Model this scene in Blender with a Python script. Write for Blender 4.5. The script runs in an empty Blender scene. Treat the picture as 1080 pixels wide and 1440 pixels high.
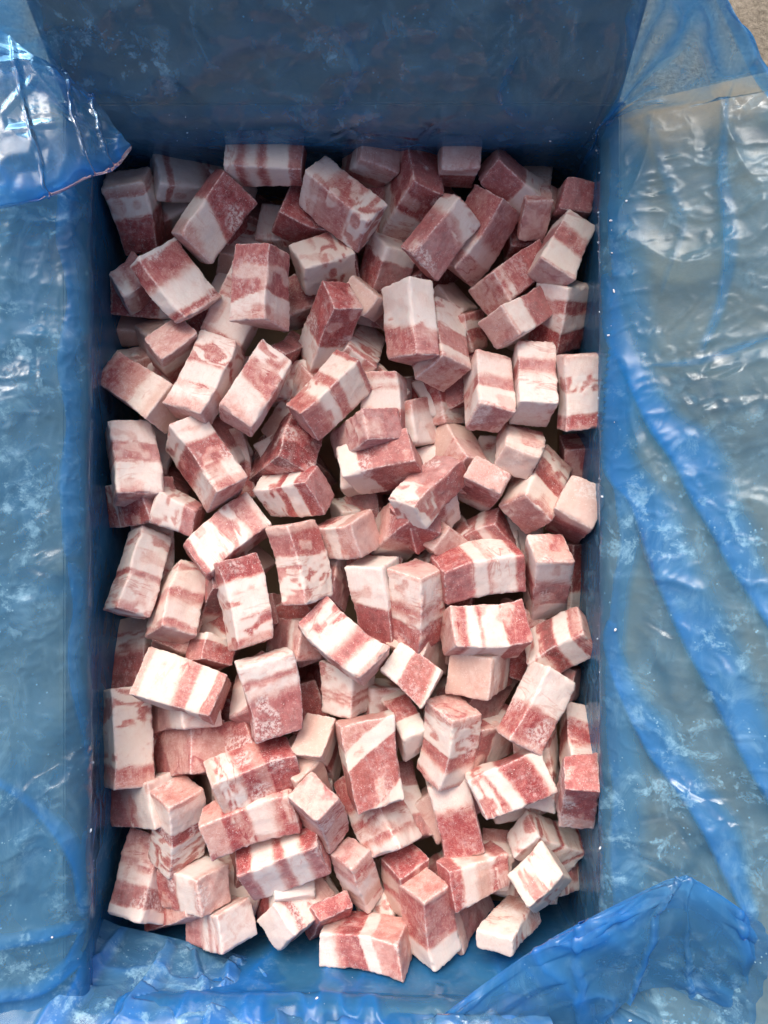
import bpy, bmesh, math, random, re
import numpy as np
from mathutils import Vector, Quaternion, Matrix
from mathutils.bvhtree import BVHTree
random.seed(7)
S = bpy.context.scene
R = math.radians
Z0 = 0.16                     # height of the pile's top above the ground
CAMH = 0.56                   # camera above the pile
FPX = 1090.0                  # focal length in photo pixels

# ------------------------------------------------------------------ camera, world, sun
cam = bpy.data.cameras.new('camera'); co = bpy.data.objects.new('camera', cam)
S.collection.objects.link(co); S.camera = co
co.location = (0, 0, Z0 + CAMH); co.rotation_euler = (0, 0, 0)
cam.sensor_fit = 'VERTICAL'; cam.sensor_height = 36; cam.lens = FPX / 1440 * 36
cam.clip_start = 0.01; cam.clip_end = 200
SUN_EL, SUN_AZ = R(46), R(-15)      # azimuth from +Y towards +X
w = bpy.data.worlds.new("World"); S.world = w; w.use_nodes = True
nt = w.node_tree
sky = nt.nodes.new('ShaderNodeTexSky'); sky.sky_type = 'NISHITA'; sky.sun_disc = False
sky.sun_elevation = SUN_EL; sky.sun_rotation = SUN_AZ; sky.air_density = .6; sky.dust_density = 8.0; sky.ozone_density = .2
bg = nt.nodes['Background']; bg.inputs['Strength'].default_value = 0.15
nt.links.new(sky.outputs[0], bg.inputs['Color'])
sd = bpy.data.lights.new('sun', 'SUN'); sd.energy = .62; sd.angle = R(42); sd.color = (1.0, 0.965, 0.925)
so = bpy.data.objects.new('sun', sd); S.collection.objects.link(so)
dirv = Vector((math.sin(SUN_AZ) * math.cos(SUN_EL), math.cos(SUN_AZ) * math.cos(SUN_EL), math.sin(SUN_EL)))
so.rotation_euler = dirv.to_track_quat('Z', 'Y').to_euler(); so.location = dirv * 3
vs = S.view_settings
vs.view_transform = 'Standard'; vs.look = 'None'; vs.exposure = 0.55; vs.gamma = 1
cy = S.cycles
cy.max_bounces = 10; cy.diffuse_bounces = 5; cy.glossy_bounces = 4; cy.transmission_bounces = 8
cy.transparent_max_bounces = 24; cy.caustics_reflective = False; cy.caustics_refractive = False

# ------------------------------------------------------------------ numpy noise
def _hash(i, j, k, seed):
    h = (i * 374761393 + j * 668265263 + k * 2147483647 + seed * 1274126177) & 0xFFFFFFFF
    h = ((h ^ (h >> 13)) * 1274126177) & 0xFFFFFFFF
    return ((h ^ (h >> 16)) & 0xFFFF) / 65535.0
def vnoise(p, seed=0):
    """smooth value noise in -1..1 for an (n,3) array"""
    f = np.floor(p).astype(np.int64); t = p - f; t = t * t * t * (t * (t * 6 - 15) + 10)
    r = 0
    for a in (0, 1):
        wa = t[:, 0] if a else 1 - t[:, 0]
        for b in (0, 1):
            wb = wa * (t[:, 1] if b else 1 - t[:, 1])
            for c in (0, 1):
                r = r + wb * (t[:, 2] if c else 1 - t[:, 2]) * _hash(f[:, 0] + a, f[:, 1] + b, f[:, 2] + c, seed)
    return r * 2 - 1
def fbm(p, seed=0, octaves=3):
    r = 0; amp = 1; tot = 0
    for o in range(octaves):
        r = r + amp * vnoise(p * 2 ** o + 17.3 * o, seed + o); tot += amp; amp *= .5
    return r / tot
def sstep(x, a, b):
    t = np.clip((x - a) / (b - a), 0, 1); return t * t * (3 - 2 * t)

# ------------------------------------------------------------------ node helper
class NT:
    def __init__(self, name):
        self.m = bpy.data.materials.new(name); self.m.use_nodes = True
        self.t = self.m.node_tree; self.t.nodes.clear()
        self.out = self.t.nodes.new('ShaderNodeOutputMaterial')
    def n(self, typ, **kw):
        nd = self.t.nodes.new(typ)
        for k, v in kw.items():
            if k.startswith('_'): setattr(nd, k[1:], v)
        return nd
    def link(self, a, b): self.t.links.new(a, b)
    def put(self, sock, v):
        if isinstance(v, bpy.types.NodeSocket): self.link(v, sock)
        elif isinstance(v, (tuple, list)) and len(v) == 3 and sock.type == 'RGBA': sock.default_value = (*v, 1)
        else: sock.default_value = v
    def math(self, op, a, b=0.0, c=0.0, clamp=False):
        nd = self.t.nodes.new('ShaderNodeMath'); nd.operation = op; nd.use_clamp = clamp
        for i, v in enumerate((a, b, c)): self.put(nd.inputs[i], v)
        return nd.outputs[0]
    def rng(self, v, a, b, c=0.0, d=1.0, smooth=True):
        nd = self.t.nodes.new('ShaderNodeMapRange'); nd.interpolation_type = 'SMOOTHSTEP' if smooth else 'LINEAR'
        for i, x in enumerate((v, a, b, c, d)): self.put(nd.inputs[i], x)
        return nd.outputs[0]
    def noise(self, vec, scale, detail=3.0, rough=.55, dist=0.0):
        nd = self.t.nodes.new('ShaderNodeTexNoise'); self.put(nd.inputs['Vector'], vec)
        nd.inputs['Scale'].default_value = scale; nd.inputs['Detail'].default_value = detail
        nd.inputs['Roughness'].default_value = rough; nd.inputs['Distortion'].default_value = dist
        return nd.outputs[0]
    def vor(self, vec, scale, feature='F1', rand=1.0):
        nd = self.t.nodes.new('ShaderNodeTexVoronoi'); nd.feature = feature; self.put(nd.inputs['Vector'], vec)
        nd.inputs['Scale'].default_value = scale; nd.inputs['Randomness'].default_value = rand
        return nd
    def mix(self, f, a, b):
        nd = self.t.nodes.new('ShaderNodeMix'); nd.data_type = 'RGBA'
        self.put(nd.inputs[0], f); self.put(nd.inputs[6], a); self.put(nd.inputs[7], b)
        return nd.outputs[2]
    def ramp(self, v, stops):
        nd = self.t.nodes.new('ShaderNodeValToRGB'); self.link(v, nd.inputs[0])
        e = nd.color_ramp.elements
        while len(e) < len(stops): e.new(.5)
        for el, (p, c) in zip(e, stops): el.position = p; el.color = (*c, 1)
        return nd.outputs[0]
    def attr(self, name, out='Fac'):
        nd = self.t.nodes.new('ShaderNodeAttribute'); nd.attribute_name = name
        return nd.outputs[out]
    def mapping(self, vec, scale):
        nd = self.t.nodes.new('ShaderNodeMapping'); self.link(vec, nd.inputs[0]); nd.inputs['Scale'].default_value = scale
        return nd.outputs[0]
    def bump(self, h, strength, dist, normal=None):
        nd = self.t.nodes.new('ShaderNodeBump'); self.link(h, nd.inputs['Height'])
        nd.inputs['Strength'].default_value = strength; nd.inputs['Distance'].default_value = dist
        if normal is not None: self.link(normal, nd.inputs['Normal'])
        return nd.outputs[0]

# ------------------------------------------------------------------ materials
def mat_pork():
    g = NT('frozen_pork')
    co_ = g.attr('co', 'Vector'); v = g.attr('lean'); tan = g.attr('tan'); edge = g.attr('edge'); fr = g.attr('frost')
    ti = g.attr('tint')
    n1 = g.noise(co_, 150, 4, .62, .8)                # soft clouding, 6 mm
    n2 = g.noise(g.mapping(co_, (.16, 1, 1)), 760, 3, .62, .3)   # muscle grain running through the cut
    n3 = g.noise(co_, 1500, 2, .6)
    # thin wandering veins, and seams lying along the layers
    vn = g.noise(co_, 95, 3, .5, 1.6)
    vein = g.rng(g.math('ABSOLUTE', g.math('SUBTRACT', vn, .5)), .0, .03, 1, 0)
    ln = g.noise(g.mapping(co_, (1, .22, .22)), 130, 3, .55, .5)
    seam = g.math('MULTIPLY', g.rng(g.math('ABSOLUTE', g.math('SUBTRACT', ln, .52)), .0, .05, 1, 0), g.rng(g.noise(co_, 45, 2, .5), .46, .60))
    isred = g.rng(v, .45, .75); vq = g.attr('veins')
    v2 = g.math('ADD', v, g.math('MULTIPLY', g.math('SUBTRACT', n1, .5), g.math('ADD', g.rng(isred, 0, 1, .16, .80), g.math('MULTIPLY', g.math('MULTIPLY', vq, g.math('SUBTRACT', 1.0, isred)), .55))))
    v2 = g.math('ADD', v2, g.math('MULTIPLY', g.math('SUBTRACT', n2, .5), g.rng(isred, 0, 1, .14, .42)))
    v2 = g.math('ADD', v2, g.math('MULTIPLY', vein, g.rng(isred, 0, 1, .08, -.14)))
    v2 = g.math('ADD', v2, g.math('MULTIPLY', g.math('MULTIPLY', seam, vq), g.rng(isred, 0, 1, .34, -.16)))
    v2 = g.math('MULTIPLY', v2, .8, clamp=True)
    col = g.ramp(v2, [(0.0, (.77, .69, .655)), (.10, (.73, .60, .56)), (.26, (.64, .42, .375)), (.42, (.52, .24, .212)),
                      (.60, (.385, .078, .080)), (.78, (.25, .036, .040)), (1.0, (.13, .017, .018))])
    col = g.mix(g.math('MULTIPLY', ti, g.rng(v2, .1, .5, .75, .25)), col, g.mix(g.rng(v2, .1, .5), (.71, .595, .505), (.50, .26, .20)))
    tcol = g.mix(n1, (.62, .43, .36), (.54, .32, .27))
    col = g.mix(g.math('MULTIPLY', tan, .8), col, tcol)
    # frost: grains of ice on the worn edges, a thin bloom and single crystals
    fz = g.noise(co_, 240, 5, .7)
    bloom = g.math('MULTIPLY', g.rng(fz, .42, .75, .0, .55), g.rng(g.noise(co_, 60, 2, .5), .42, .66, .08, 1))
    ef = g.math('MULTIPLY', edge, g.rng(g.noise(co_, 520, 3, .6), .36, .60, .15, .95))
    heavy = g.math('MULTIPLY', fr, g.rng(g.noise(co_, 420, 4, .7), .40, .60, .05, 1.0))
    vo = g.vor(co_, 420); spk = g.math('MULTIPLY', g.rng(vo.outputs['Distance'], .10, .24, 1, 0), g.rng(g.noise(co_, 130, 2), .50, .66))
    gr = g.math('MULTIPLY', g.rng(n3, .54, .66), .24)
    fac = g.math('MAXIMUM', g.math('MAXIMUM', bloom, ef), g.math('MAXIMUM', heavy, g.math('MAXIMUM', spk, gr)))
    cr = g.vor(co_, 900); grain = g.math('MULTIPLY', g.rng(cr.outputs['Distance'], .2, .5, 1, 0), g.math('MULTIPLY', g.rng(g.noise(co_, 200, 3, .6), .50, .62), .55))
    veil = g.math('MULTIPLY', g.attr('veil'), g.rng(g.noise(co_, 110, 4, .65), .30, .70, .35, 1.1))
    fac = g.math('MINIMUM', g.math('MAXIMUM', g.math('MAXIMUM', fac, grain), veil), .92)
    col = g.mix(g.math('MULTIPLY', fac, .85), col, (.76, .675, .655))
    h = g.math('ADD', g.math('MULTIPLY', n2, .5), g.math('ADD', g.math('MULTIPLY', n3, .35), g.math('MULTIPLY', fac, .6)))
    bs = g.n('ShaderNodeBsdfPrincipled')
    g.link(col, bs.inputs['Base Color'])
    g.put(bs.inputs['Roughness'], g.rng(fac, 0, .7, .42, .78))
    bs.inputs['Specular IOR Level'].default_value = .35
    bs.inputs['Subsurface Weight'].default_value = .22
    bs.inputs['Subsurface Radius'].default_value = (1.0, .45, .35)
    bs.inputs['Subsurface Scale'].default_value = .0022
    g.link(g.bump(h, .5, .0006), bs.inputs['Normal'])
    g.link(bs.outputs[0], g.out.inputs[0])
    return g.m

def mat_film():
    g = NT('blue_film')
    co_ = g.attr('co', 'Vector'); fa = g.attr('frost'); ga = g.attr('gather')       # gather: how many thicknesses lie folded together
    lw = g.n('ShaderNodeLayerWeight'); lw.inputs[0].default_value = .5
    facing = lw.outputs['Facing']
    ga = g.math('ADD', ga, g.math('MULTIPLY', g.math('SUBTRACT', g.noise(co_, 16, 4, .6, .7), .5), .30), clamp=True)
    cl = g.noise(co_, 13, 5, .65, .9)                       # where the film clings or stands off
    cling = g.rng(cl, .40, .60)
    sp = g.noise(co_, 62, 6, .74, .4)                       # frost splashes
    reg = g.rng(g.noise(co_, 13, 2, .5), .42, .58)
    splash = g.math('MULTIPLY', g.math('MULTIPLY', g.rng(sp, .51, .62), g.rng(g.noise(co_, 330, 3, .7), .35, .62, .35, 1)), g.math('MULTIPLY', reg, fa))
    vo = g.vor(co_, 230); dots = g.math('MULTIPLY', g.rng(vo.outputs['Distance'], .08, .17, 1, 0), g.math('MULTIPLY', g.rng(g.noise(co_, 40, 2), .52, .62), fa))
    st = g.noise(g.mapping(co_, (1, .55, 1)), 42, 6, .72, .8)  # smears
    smear = g.math('MULTIPLY', g.rng(st, .46, .74), .22)
    tint = g.mix(ga, g.mix(facing, (.665, .825, .93), (.44, .69, .89)), g.mix(facing, (.22, .64, .94), (.12, .50, .92)))
    tr = g.n('ShaderNodeBsdfTransparent'); g.link(tint, tr.inputs[0])
    dcol = g.mix(ga, (.05, .34, .68), (.006, .27, .92)); tcol = g.mix(ga, (.04, .38, .80), (.006, .33, .97))
    df = g.n('ShaderNodeBsdfDiffuse'); g.link(dcol, df.inputs[0])
    tl = g.n('ShaderNodeBsdfTranslucent'); g.link(tcol, tl.inputs[0])
    m0 = g.n('ShaderNodeMixShader'); m0.inputs[0].default_value = .45
    g.link(df.outputs[0], m0.inputs[1]); g.link(tl.outputs[0], m0.inputs[2])
    body = g.math('ADD', g.rng(cling, 0, 1, .12, .21, False), g.math('ADD', g.math('MULTIPLY', facing, .18), g.math('MULTIPLY', ga, .44)))
    m1 = g.n('ShaderNodeMixShader'); g.link(body, m1.inputs[0]); g.link(tr.outputs[0], m1.inputs[1]); g.link(m0.outputs[0], m1.inputs[2])
    ice = g.n('ShaderNodeBsdfDiffuse'); ice.inputs[0].default_value = (.30, .56, .74, 1)
    ice_haze = g.math('MINIMUM', g.math('ADD', g.math('MULTIPLY', splash, .50), g.math('ADD', g.math('MULTIPLY', dots, .5), g.math('MULTIPLY', g.math('ADD', smear, .10), fa))), .62)  # frost splashes and smears, plus an even painted haze that brightens dim film
    m2 = g.n('ShaderNodeMixShader'); g.link(ice_haze, m2.inputs[0]); g.link(m1.outputs[0], m2.inputs[1]); g.link(ice.outputs[0], m2.inputs[2])
    gl = g.n('ShaderNodeBsdfGlossy'); gl.inputs['Roughness'].default_value = .17; gl.inputs[0].default_value = (.9, .95, 1, 1)
    crk = g.rng(g.noise(co_, 9, 2), .57, .67, .13, 1)
    h1 = g.math('MULTIPLY', g.noise(co_, 30, 3, .5, .8), crk); h2 = g.vor(co_, 30, 'DISTANCE_TO_EDGE').outputs['Distance']
    bm = g.bump(g.math('ADD', h1, g.math('MULTIPLY', g.math('MULTIPLY', g.rng(h2, 0, .12), .35), crk)), 1.0, .0042)
    g.link(bm, gl.inputs['Normal'])
    lw2 = g.n('ShaderNodeFresnel'); lw2.inputs[0].default_value = 1.45; g.link(bm, lw2.inputs['Normal'])
    m3 = g.n('ShaderNodeMixShader'); g.link(g.math('MULTIPLY', lw2.outputs[0], g.rng(crk, .12, 1, .7, 1.5), clamp=True), m3.inputs[0])
    g.link(m2.outputs[0], m3.inputs[1]); g.link(gl.outputs[0], m3.inputs[2])
    g.link(m3.outputs[0], g.out.inputs[0])
    return g.m

def mat_card():
    g = NT('brown_cardboard')
    tc = g.n('ShaderNodeTexCoord').outputs['Object']
    n = g.noise(g.mapping(tc, (1, 1, 6)), 60, 4, .6); n2 = g.noise(tc, 400, 3, .6)
    col = g.mix(n, (.48, .35, .225), (.56, .42, .28)); col = g.mix(g.math('MULTIPLY', n2, .4), col, (.36, .25, .16))
    bs = g.n('ShaderNodeBsdfPrincipled'); g.link(col, bs.inputs['Base Color']); bs.inputs['Roughness'].default_value = .85
    bs.inputs['Specular IOR Level'].default_value = .2
    g.link(g.bump(n2, .3, .0006), bs.inputs['Normal']); g.link(bs.outputs[0], g.out.inputs[0]); return g.m
def mat_ground():
    g = NT('rough_concrete')
    tc = g.n('ShaderNodeTexCoord').outputs['Object']
    n = g.noise(tc, 30, 6, .65); n2 = g.noise(tc, 260, 5, .75); v = g.vor(tc, 170)
    col = g.ramp(g.math('ADD', g.math('MULTIPLY', n, .35), g.math('MULTIPLY', n2, .65)),
                 [(.30, (.09, .08, .06)), (.48, (.25, .225, .18)), (.60, (.36, .33, .27)), (.75, (.50, .47, .41))])
    col = g.mix(g.math('MULTIPLY', g.rng(v.outputs['Distance'], .1, .4, 1, 0), .3), col, (.12, .105, .085))
    bs = g.n('ShaderNodeBsdfPrincipled'); g.link(col, bs.inputs['Base Color']); bs.inputs['Roughness'].default_value = .9
    g.link(g.bump(n2, .8, .004), bs.inputs['Normal']); g.link(bs.outputs[0], g.out.inputs[0]); return g.m
M_PORK, M_FILM, M_CARD, M_GROUND = mat_pork(), mat_film(), mat_card(), mat_ground()

# ------------------------------------------------------------------ object helpers
def tag(o, label=None, cat=None, group=None, kind=None):
    for k, v in (('label', label), ('category', cat), ('group', group), ('kind', kind)):
        if v: o[k] = v
    return o
def link(o, parent=None):
    S.collection.objects.link(o)
    if parent is not None: o.parent = parent
    return o
def empty(name, loc, rot=None):
    o = bpy.data.objects.new(name, None); o.empty_display_size = .02; o.location = loc
    if rot is not None: o.rotation_mode = 'QUATERNION'; o.rotation_quaternion = rot
    return link(o)
def np_mesh(name, V, Q, attrs=None, normals=None, mat=None):
    me = bpy.data.meshes.new(name)
    me.vertices.add(len(V)); me.vertices.foreach_set('co', np.asarray(V, np.float32).ravel())
    Q = np.asarray(Q, np.int32)
    me.loops.add(Q.size); me.loops.foreach_set('vertex_index', Q.ravel())
    me.polygons.add(len(Q)); me.polygons.foreach_set('loop_start', np.arange(0, Q.size, 4, dtype=np.int32))
    me.polygons.foreach_set('use_smooth', np.ones(len(Q), bool))
    for k, a in (attrs or {}).items():
        a = np.asarray(a, np.float32)
        if a.ndim == 2:
            at = me.attributes.new(k, 'FLOAT_VECTOR', 'POINT'); at.data.foreach_set('vector', a.ravel())
        else:
            at = me.attributes.new(k, 'FLOAT', 'POINT'); at.data.foreach_set('value', a)
    me.update(calc_edges=True)
    if normals is not None: me.normals_split_custom_set_from_vertices(np.asarray(normals, np.float32))
    if mat: me.materials.append(mat)
    return me

# ------------------------------------------------------------------ ground
bm = bmesh.new(); bmesh.ops.create_grid(bm, x_segments=2, y_segments=2, size=40)
me = bpy.data.meshes.new('ground'); bm.to_mesh(me); bm.free(); me.materials.append(M_GROUND)
tag(link(bpy.data.objects.new('ground', me)), 'rough grey beige concrete ground', 'ground', kind='structure')

# ------------------------------------------------------------------ cardboard box
XL, XR, YB, YT, RIM, BOT = -.217, .160, -.346, .277, Z0 + .030, .004
TH = .005
box = empty('cardboard_box', ((XL + XR) / 2, (YB + YT) / 2, 0))
tag(box, 'open brown cardboard box with its flaps folded back under blue plastic', 'box')
bx0 = Vector(box.location)
def board(name, pts, thick):
    """a cardboard panel: four corners (counter-clockwise seen from its outer face) pushed out by its thickness, rounded edges"""
    bm = bmesh.new()
    p = [Vector(q) - bx0 for q in pts]
    n = (p[1] - p[0]).cross(p[3] - p[0]).normalized()
    a = [bm.verts.new(q) for q in p]; b = [bm.verts.new(q + n * thick) for q in p]
    bm.faces.new(a[::-1]); bm.faces.new(b)
    for i in range(4): bm.faces.new((a[i], a[(i + 1) % 4], b[(i + 1) % 4], b[i]))
    bmesh.ops.bevel(bm, geom=bm.edges[:], offset=.0012, segments=2, affect='EDGES')
    me = bpy.data.meshes.new(name); bm.to_mesh(me); bm.free(); me.materials.append(M_CARD)
    return link(bpy.data.objects.new(name, me), box)
board('box_floor', [(XL - TH, YB - TH, BOT), (XL - TH, YT + TH, BOT), (XR + TH, YT + TH, BOT), (XR + TH, YB - TH, BOT)], .003)
board('box_wall', [(XL, YB, BOT), (XL, YB, RIM + .003), (XL, YT, RIM + .003), (XL, YT, BOT)], TH)
board('box_wall', [(XR, YB, BOT), (XR, YT, BOT), (XR, YT, RIM + .003), (XR, YB, RIM + .003)], TH)
board('box_wall', [(XL - TH, YT, BOT), (XL - TH, YT, RIM + .003), (XR + TH, YT, RIM + .003), (XR + TH, YT, BOT)], TH)
board('box_wall', [(XL - TH, YB, BOT), (XR + TH, YB, BOT), (XR + TH, YB, RIM + .003), (XL - TH, YB, RIM + .003)], TH)
FL = .178
def fdir(el): return math.cos(R(el)), math.sin(R(el))
E_L, E_R, E_T, E_B = 17, 28, 62, 24
c, s_ = fdir(E_L); board('flap', [(XL - .001, YB, RIM + .002), (XL - .001 - FL * c, YB, RIM + FL * s_), (XL - .001 - FL * c, YT, RIM + FL * s_), (XL - .001, YT, RIM + .002)], .004)
c, s_ = fdir(E_R); board('flap', [(XR + .001, YB, RIM + .002), (XR + .001, YT, RIM + .002), (XR + .001 + FL * c, YT, RIM + FL * s_), (XR + .001 + FL * c, YB, RIM + FL * s_)], .004)
c, s_ = fdir(E_T); board('flap', [(XL, YT + .001, RIM + .002), (XL, YT + .001 + FL * c, RIM + FL * s_), (XR, YT + .001 + FL * c, RIM + FL * s_), (XR, YT + .001, RIM + .002)], .004)
c, s_ = fdir(E_B); board('flap', [(XL, YB - .001, RIM + .002), (XR, YB - .001, RIM + .002), (XR, YB - .001 - FL * c, RIM + FL * s_), (XL, YB - .001 - FL * c, RIM + FL * s_)], .004)

# ------------------------------------------------------------------ plastic liner
liner = empty('plastic_liner', (bx0.x, bx0.y, 0))
tag(liner, 'crumpled translucent blue plastic liner draped over the box and its flaps', 'plastic liner')
lo = np.array([bx0.x, bx0.y, 0])
def vnorm(V, Q):
    n = np.zeros_like(V); d1 = V[Q[:, 2]] - V[Q[:, 0]]; d2 = V[Q[:, 3]] - V[Q[:, 1]]; f = np.cross(d1, d2)
    for i in range(4): np.add.at(n, Q[:, i], f)
    return n / (np.linalg.norm(n, axis=1, keepdims=True) + 1e-12)
def grid_quads(nu, nv, wrap=False):
    i, j = np.meshgrid(np.arange(nu if wrap else nu - 1), np.arange(nv - 1), indexing='ij')
    i2 = (i + 1) % nu
    return np.stack([i * nv + j, i * nv + j + 1, i2 * nv + j + 1, i2 * nv + j], -1).reshape(-1, 4)
def catmull(P, t):
    """P (n,d) control points, t in 0..1 array"""
    P = np.asarray(P, float); n = len(P); x = np.clip(t * (n - 1), 0, n - 1 - 1e-9); k = x.astype(int); f = (x - k)[:, None]
    a, b, c_, d = P[np.maximum(k - 1, 0)], P[k], P[np.minimum(k + 1, n - 1)], P[np.minimum(k + 2, n - 1)]
    return .5 * (2 * b + (c_ - a) * f + (2 * a - 5 * b + 4 * c_ - d) * f * f + (3 * b - a - 3 * c_ + d) * f ** 3)
# profiles: (outward distance from the wall face, height above the pile) from the pile's edge to the loose hem
def prof(inner, el, length):
    c, s_ = fdir(el); base = [(o, z) for o, z in inner]; g = .0055
    return np.array(base + [(.001 - s_ * g + length * k * c, .032 + c * g + length * k * s_) for k in (.10, .35, .6, .8, 1.0)])
PF = {'R': prof([(-.002, -.12), (-.004, -.04), (-.005, .000), (-.008, .016), (-.009, .030)], E_R, .150),
      'T': prof([(-.003, -.12), (-.003, -.04), (-.010, .000), (-.011, .014), (-.009, .030)], E_T, .215),
      'L': prof([(-.002, -.12), (-.002, -.04), (-.006, .000), (-.012, .018), (-.010, .032)], E_L, .215),
      'B': prof([(-.004, -.12), (-.004, -.06), (-.004, -.02), (-.005, .012), (-.008, .030)], E_B, .190)}
RC = .016
def corner_pts(cx, cy, a0, a1, n):
    a = np.linspace(R(a0), R(a1), n, endpoint=False)
    return np.stack([cx + RC * np.cos(a), cy + RC * np.sin(a)], 1), np.stack([np.cos(a), np.sin(a)], 1)
base, nrm, key, wgt = [], [], [], []
def side(p0, p1, n, d, k):
    t = np.linspace(0, 1, n, endpoint=False)[:, None]
    base.append(np.array(p0) * (1 - t) + np.array(p1) * t); nrm.append(np.tile(d, (n, 1))); key.extend([(k, k)] * n); wgt.extend([0] * n)
def corner(cx, cy, a0, k0, k1, n=90):
    b, d = corner_pts(cx, cy, a0, a0 + 90, n); base.append(b); nrm.append(d); key.extend([(k0, k1)] * n); wgt.extend(np.linspace(0, 1, n, endpoint=False))
side((XR, YB + RC), (XR, YT - RC), 460, (1, 0), 'R'); corner(XR - RC, YT - RC, 0, 'R', 'T')
side((XR - RC, YT), (XL + RC, YT), 260, (0, 1), 'T'); corner(XL + RC, YT - RC, 90, 'T', 'L')
side((XL, YT - RC), (XL, YB + RC), 460, (-1, 0), 'L'); corner(XL + RC, YB + RC, 180, 'L', 'B')
side((XL + RC, YB), (XR - RC, YB), 260, (0, -1), 'B'); corner(XR - RC, YB + RC, 270, 'B', 'R')
base = np.concatenate(base); nrm = np.concatenate(nrm); wgt = np.array(wgt); NS = len(base)
NTt = 230
tt = np.linspace(0, 1, NTt) ** .9
PC = {k: catmull(v, tt) for k, v in PF.items()}
DIR = {'R': np.array((1., 0)), 'T': np.array((0, 1.)), 'L': np.array((-1., 0)), 'B': np.array((0, -1.))}
V = np.zeros((NS, NTt, 3))
kf = tt >= 5 / 9
def trim(p, f):
    p = p.copy(); p0 = p[np.argmax(kf)]; p[kf] = p0 + (p[kf] - p0) * f; return p
def cut(k, x, y):           # the film is shorter towards the far right corner
    if k == 'R': return float(.38 * sstep(np.array(y), .20, .275))
    if k == 'T': return float(.34 * sstep(np.array(x), .03, .155))
    return 0.0
for i in range(NS):
    a, b = key[i]; wq = wgt[i]; wq = wq * wq * (3 - 2 * wq)
    pa, pb = [trim(PC[k], 1 - cut(k, *base[i])) for k in (a, b)]
    # outward offset: along the wall normal near the rim, fanning to both flaps further out
    far = sstep(pa[:, 0], 0, .05)[:, None]
    off = (1 - wq) * pa[:, :1] * ((1 - far) * nrm[i] + far * DIR[a]) + wq * pb[:, :1] * ((1 - far) * nrm[i] + far * DIR[b])
    V[i, :, :2] = base[i] + off; V[i, :, 2] = Z0 + (1 - wq) * pa[:, 1] + wq * pb[:, 1]
V = V.reshape(-1, 3); Q = grid_quads(NS, NTt, True)
# which way is up / into the box
N = vnorm(V, Q)
sgn = np.sign((N * (np.array([-.02, -.03, Z0 + .3]) - V)).sum(1)); N *= sgn[:, None]
tv = np.tile(tt, NS); zrel = V[:, 2] - Z0
onflap = sstep(zrel, .015, .05)
def ridge(p, seed): return 1 - np.abs(fbm(p, seed, 3)) * 1.6
cornerw = np.repeat(np.sin(np.clip(wgt, 0, 1) * math.pi), NTt)
wide = (np.maximum(0, ridge(V * np.array([14, 9, 14]) + 3.1, 5)) ** 3) * .0045 + (np.maximum(0, ridge(V * np.array([30, 34, 30]), 9)) ** 4) * .0009
fine = np.maximum(0, ridge(V * 60. + 2 * fbm(V * 12, 8)[:, None], 21)) ** 7 * .0009
sarr = np.repeat(np.arange(NS), NTt) / 40.0
rad = np.maximum(0, ridge(np.stack([sarr, tv * 2.5, tv * 0], 1), 33)) ** 3 * .010
isB = np.repeat(np.array([k == ('B', 'B') for k in key]), NTt).astype(float)
D = wide + fine + rad * (.15 + .75 * cornerw + .9 * isB) + .0008
D *= .25 + .75 * onflap
CAMP = Vector(co.location)
bvh0 = BVHTree.FromPolygons([tuple(v) for v in V], Q.tolist())
def on_film(u, v, lift=0.0, tree=None):
    """where the sight line of a photo point meets the liner, raised a little"""
    d = Vector(((u - 540) / FPX, -(v - 720) / FPX, -1))
    hit = (tree or bvh0).ray_cast(CAMP, d)
    p = hit[0] if hit[0] is not None else CAMP + d * .50
    return np.array(p - d * (lift / abs(d.z)))
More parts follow.
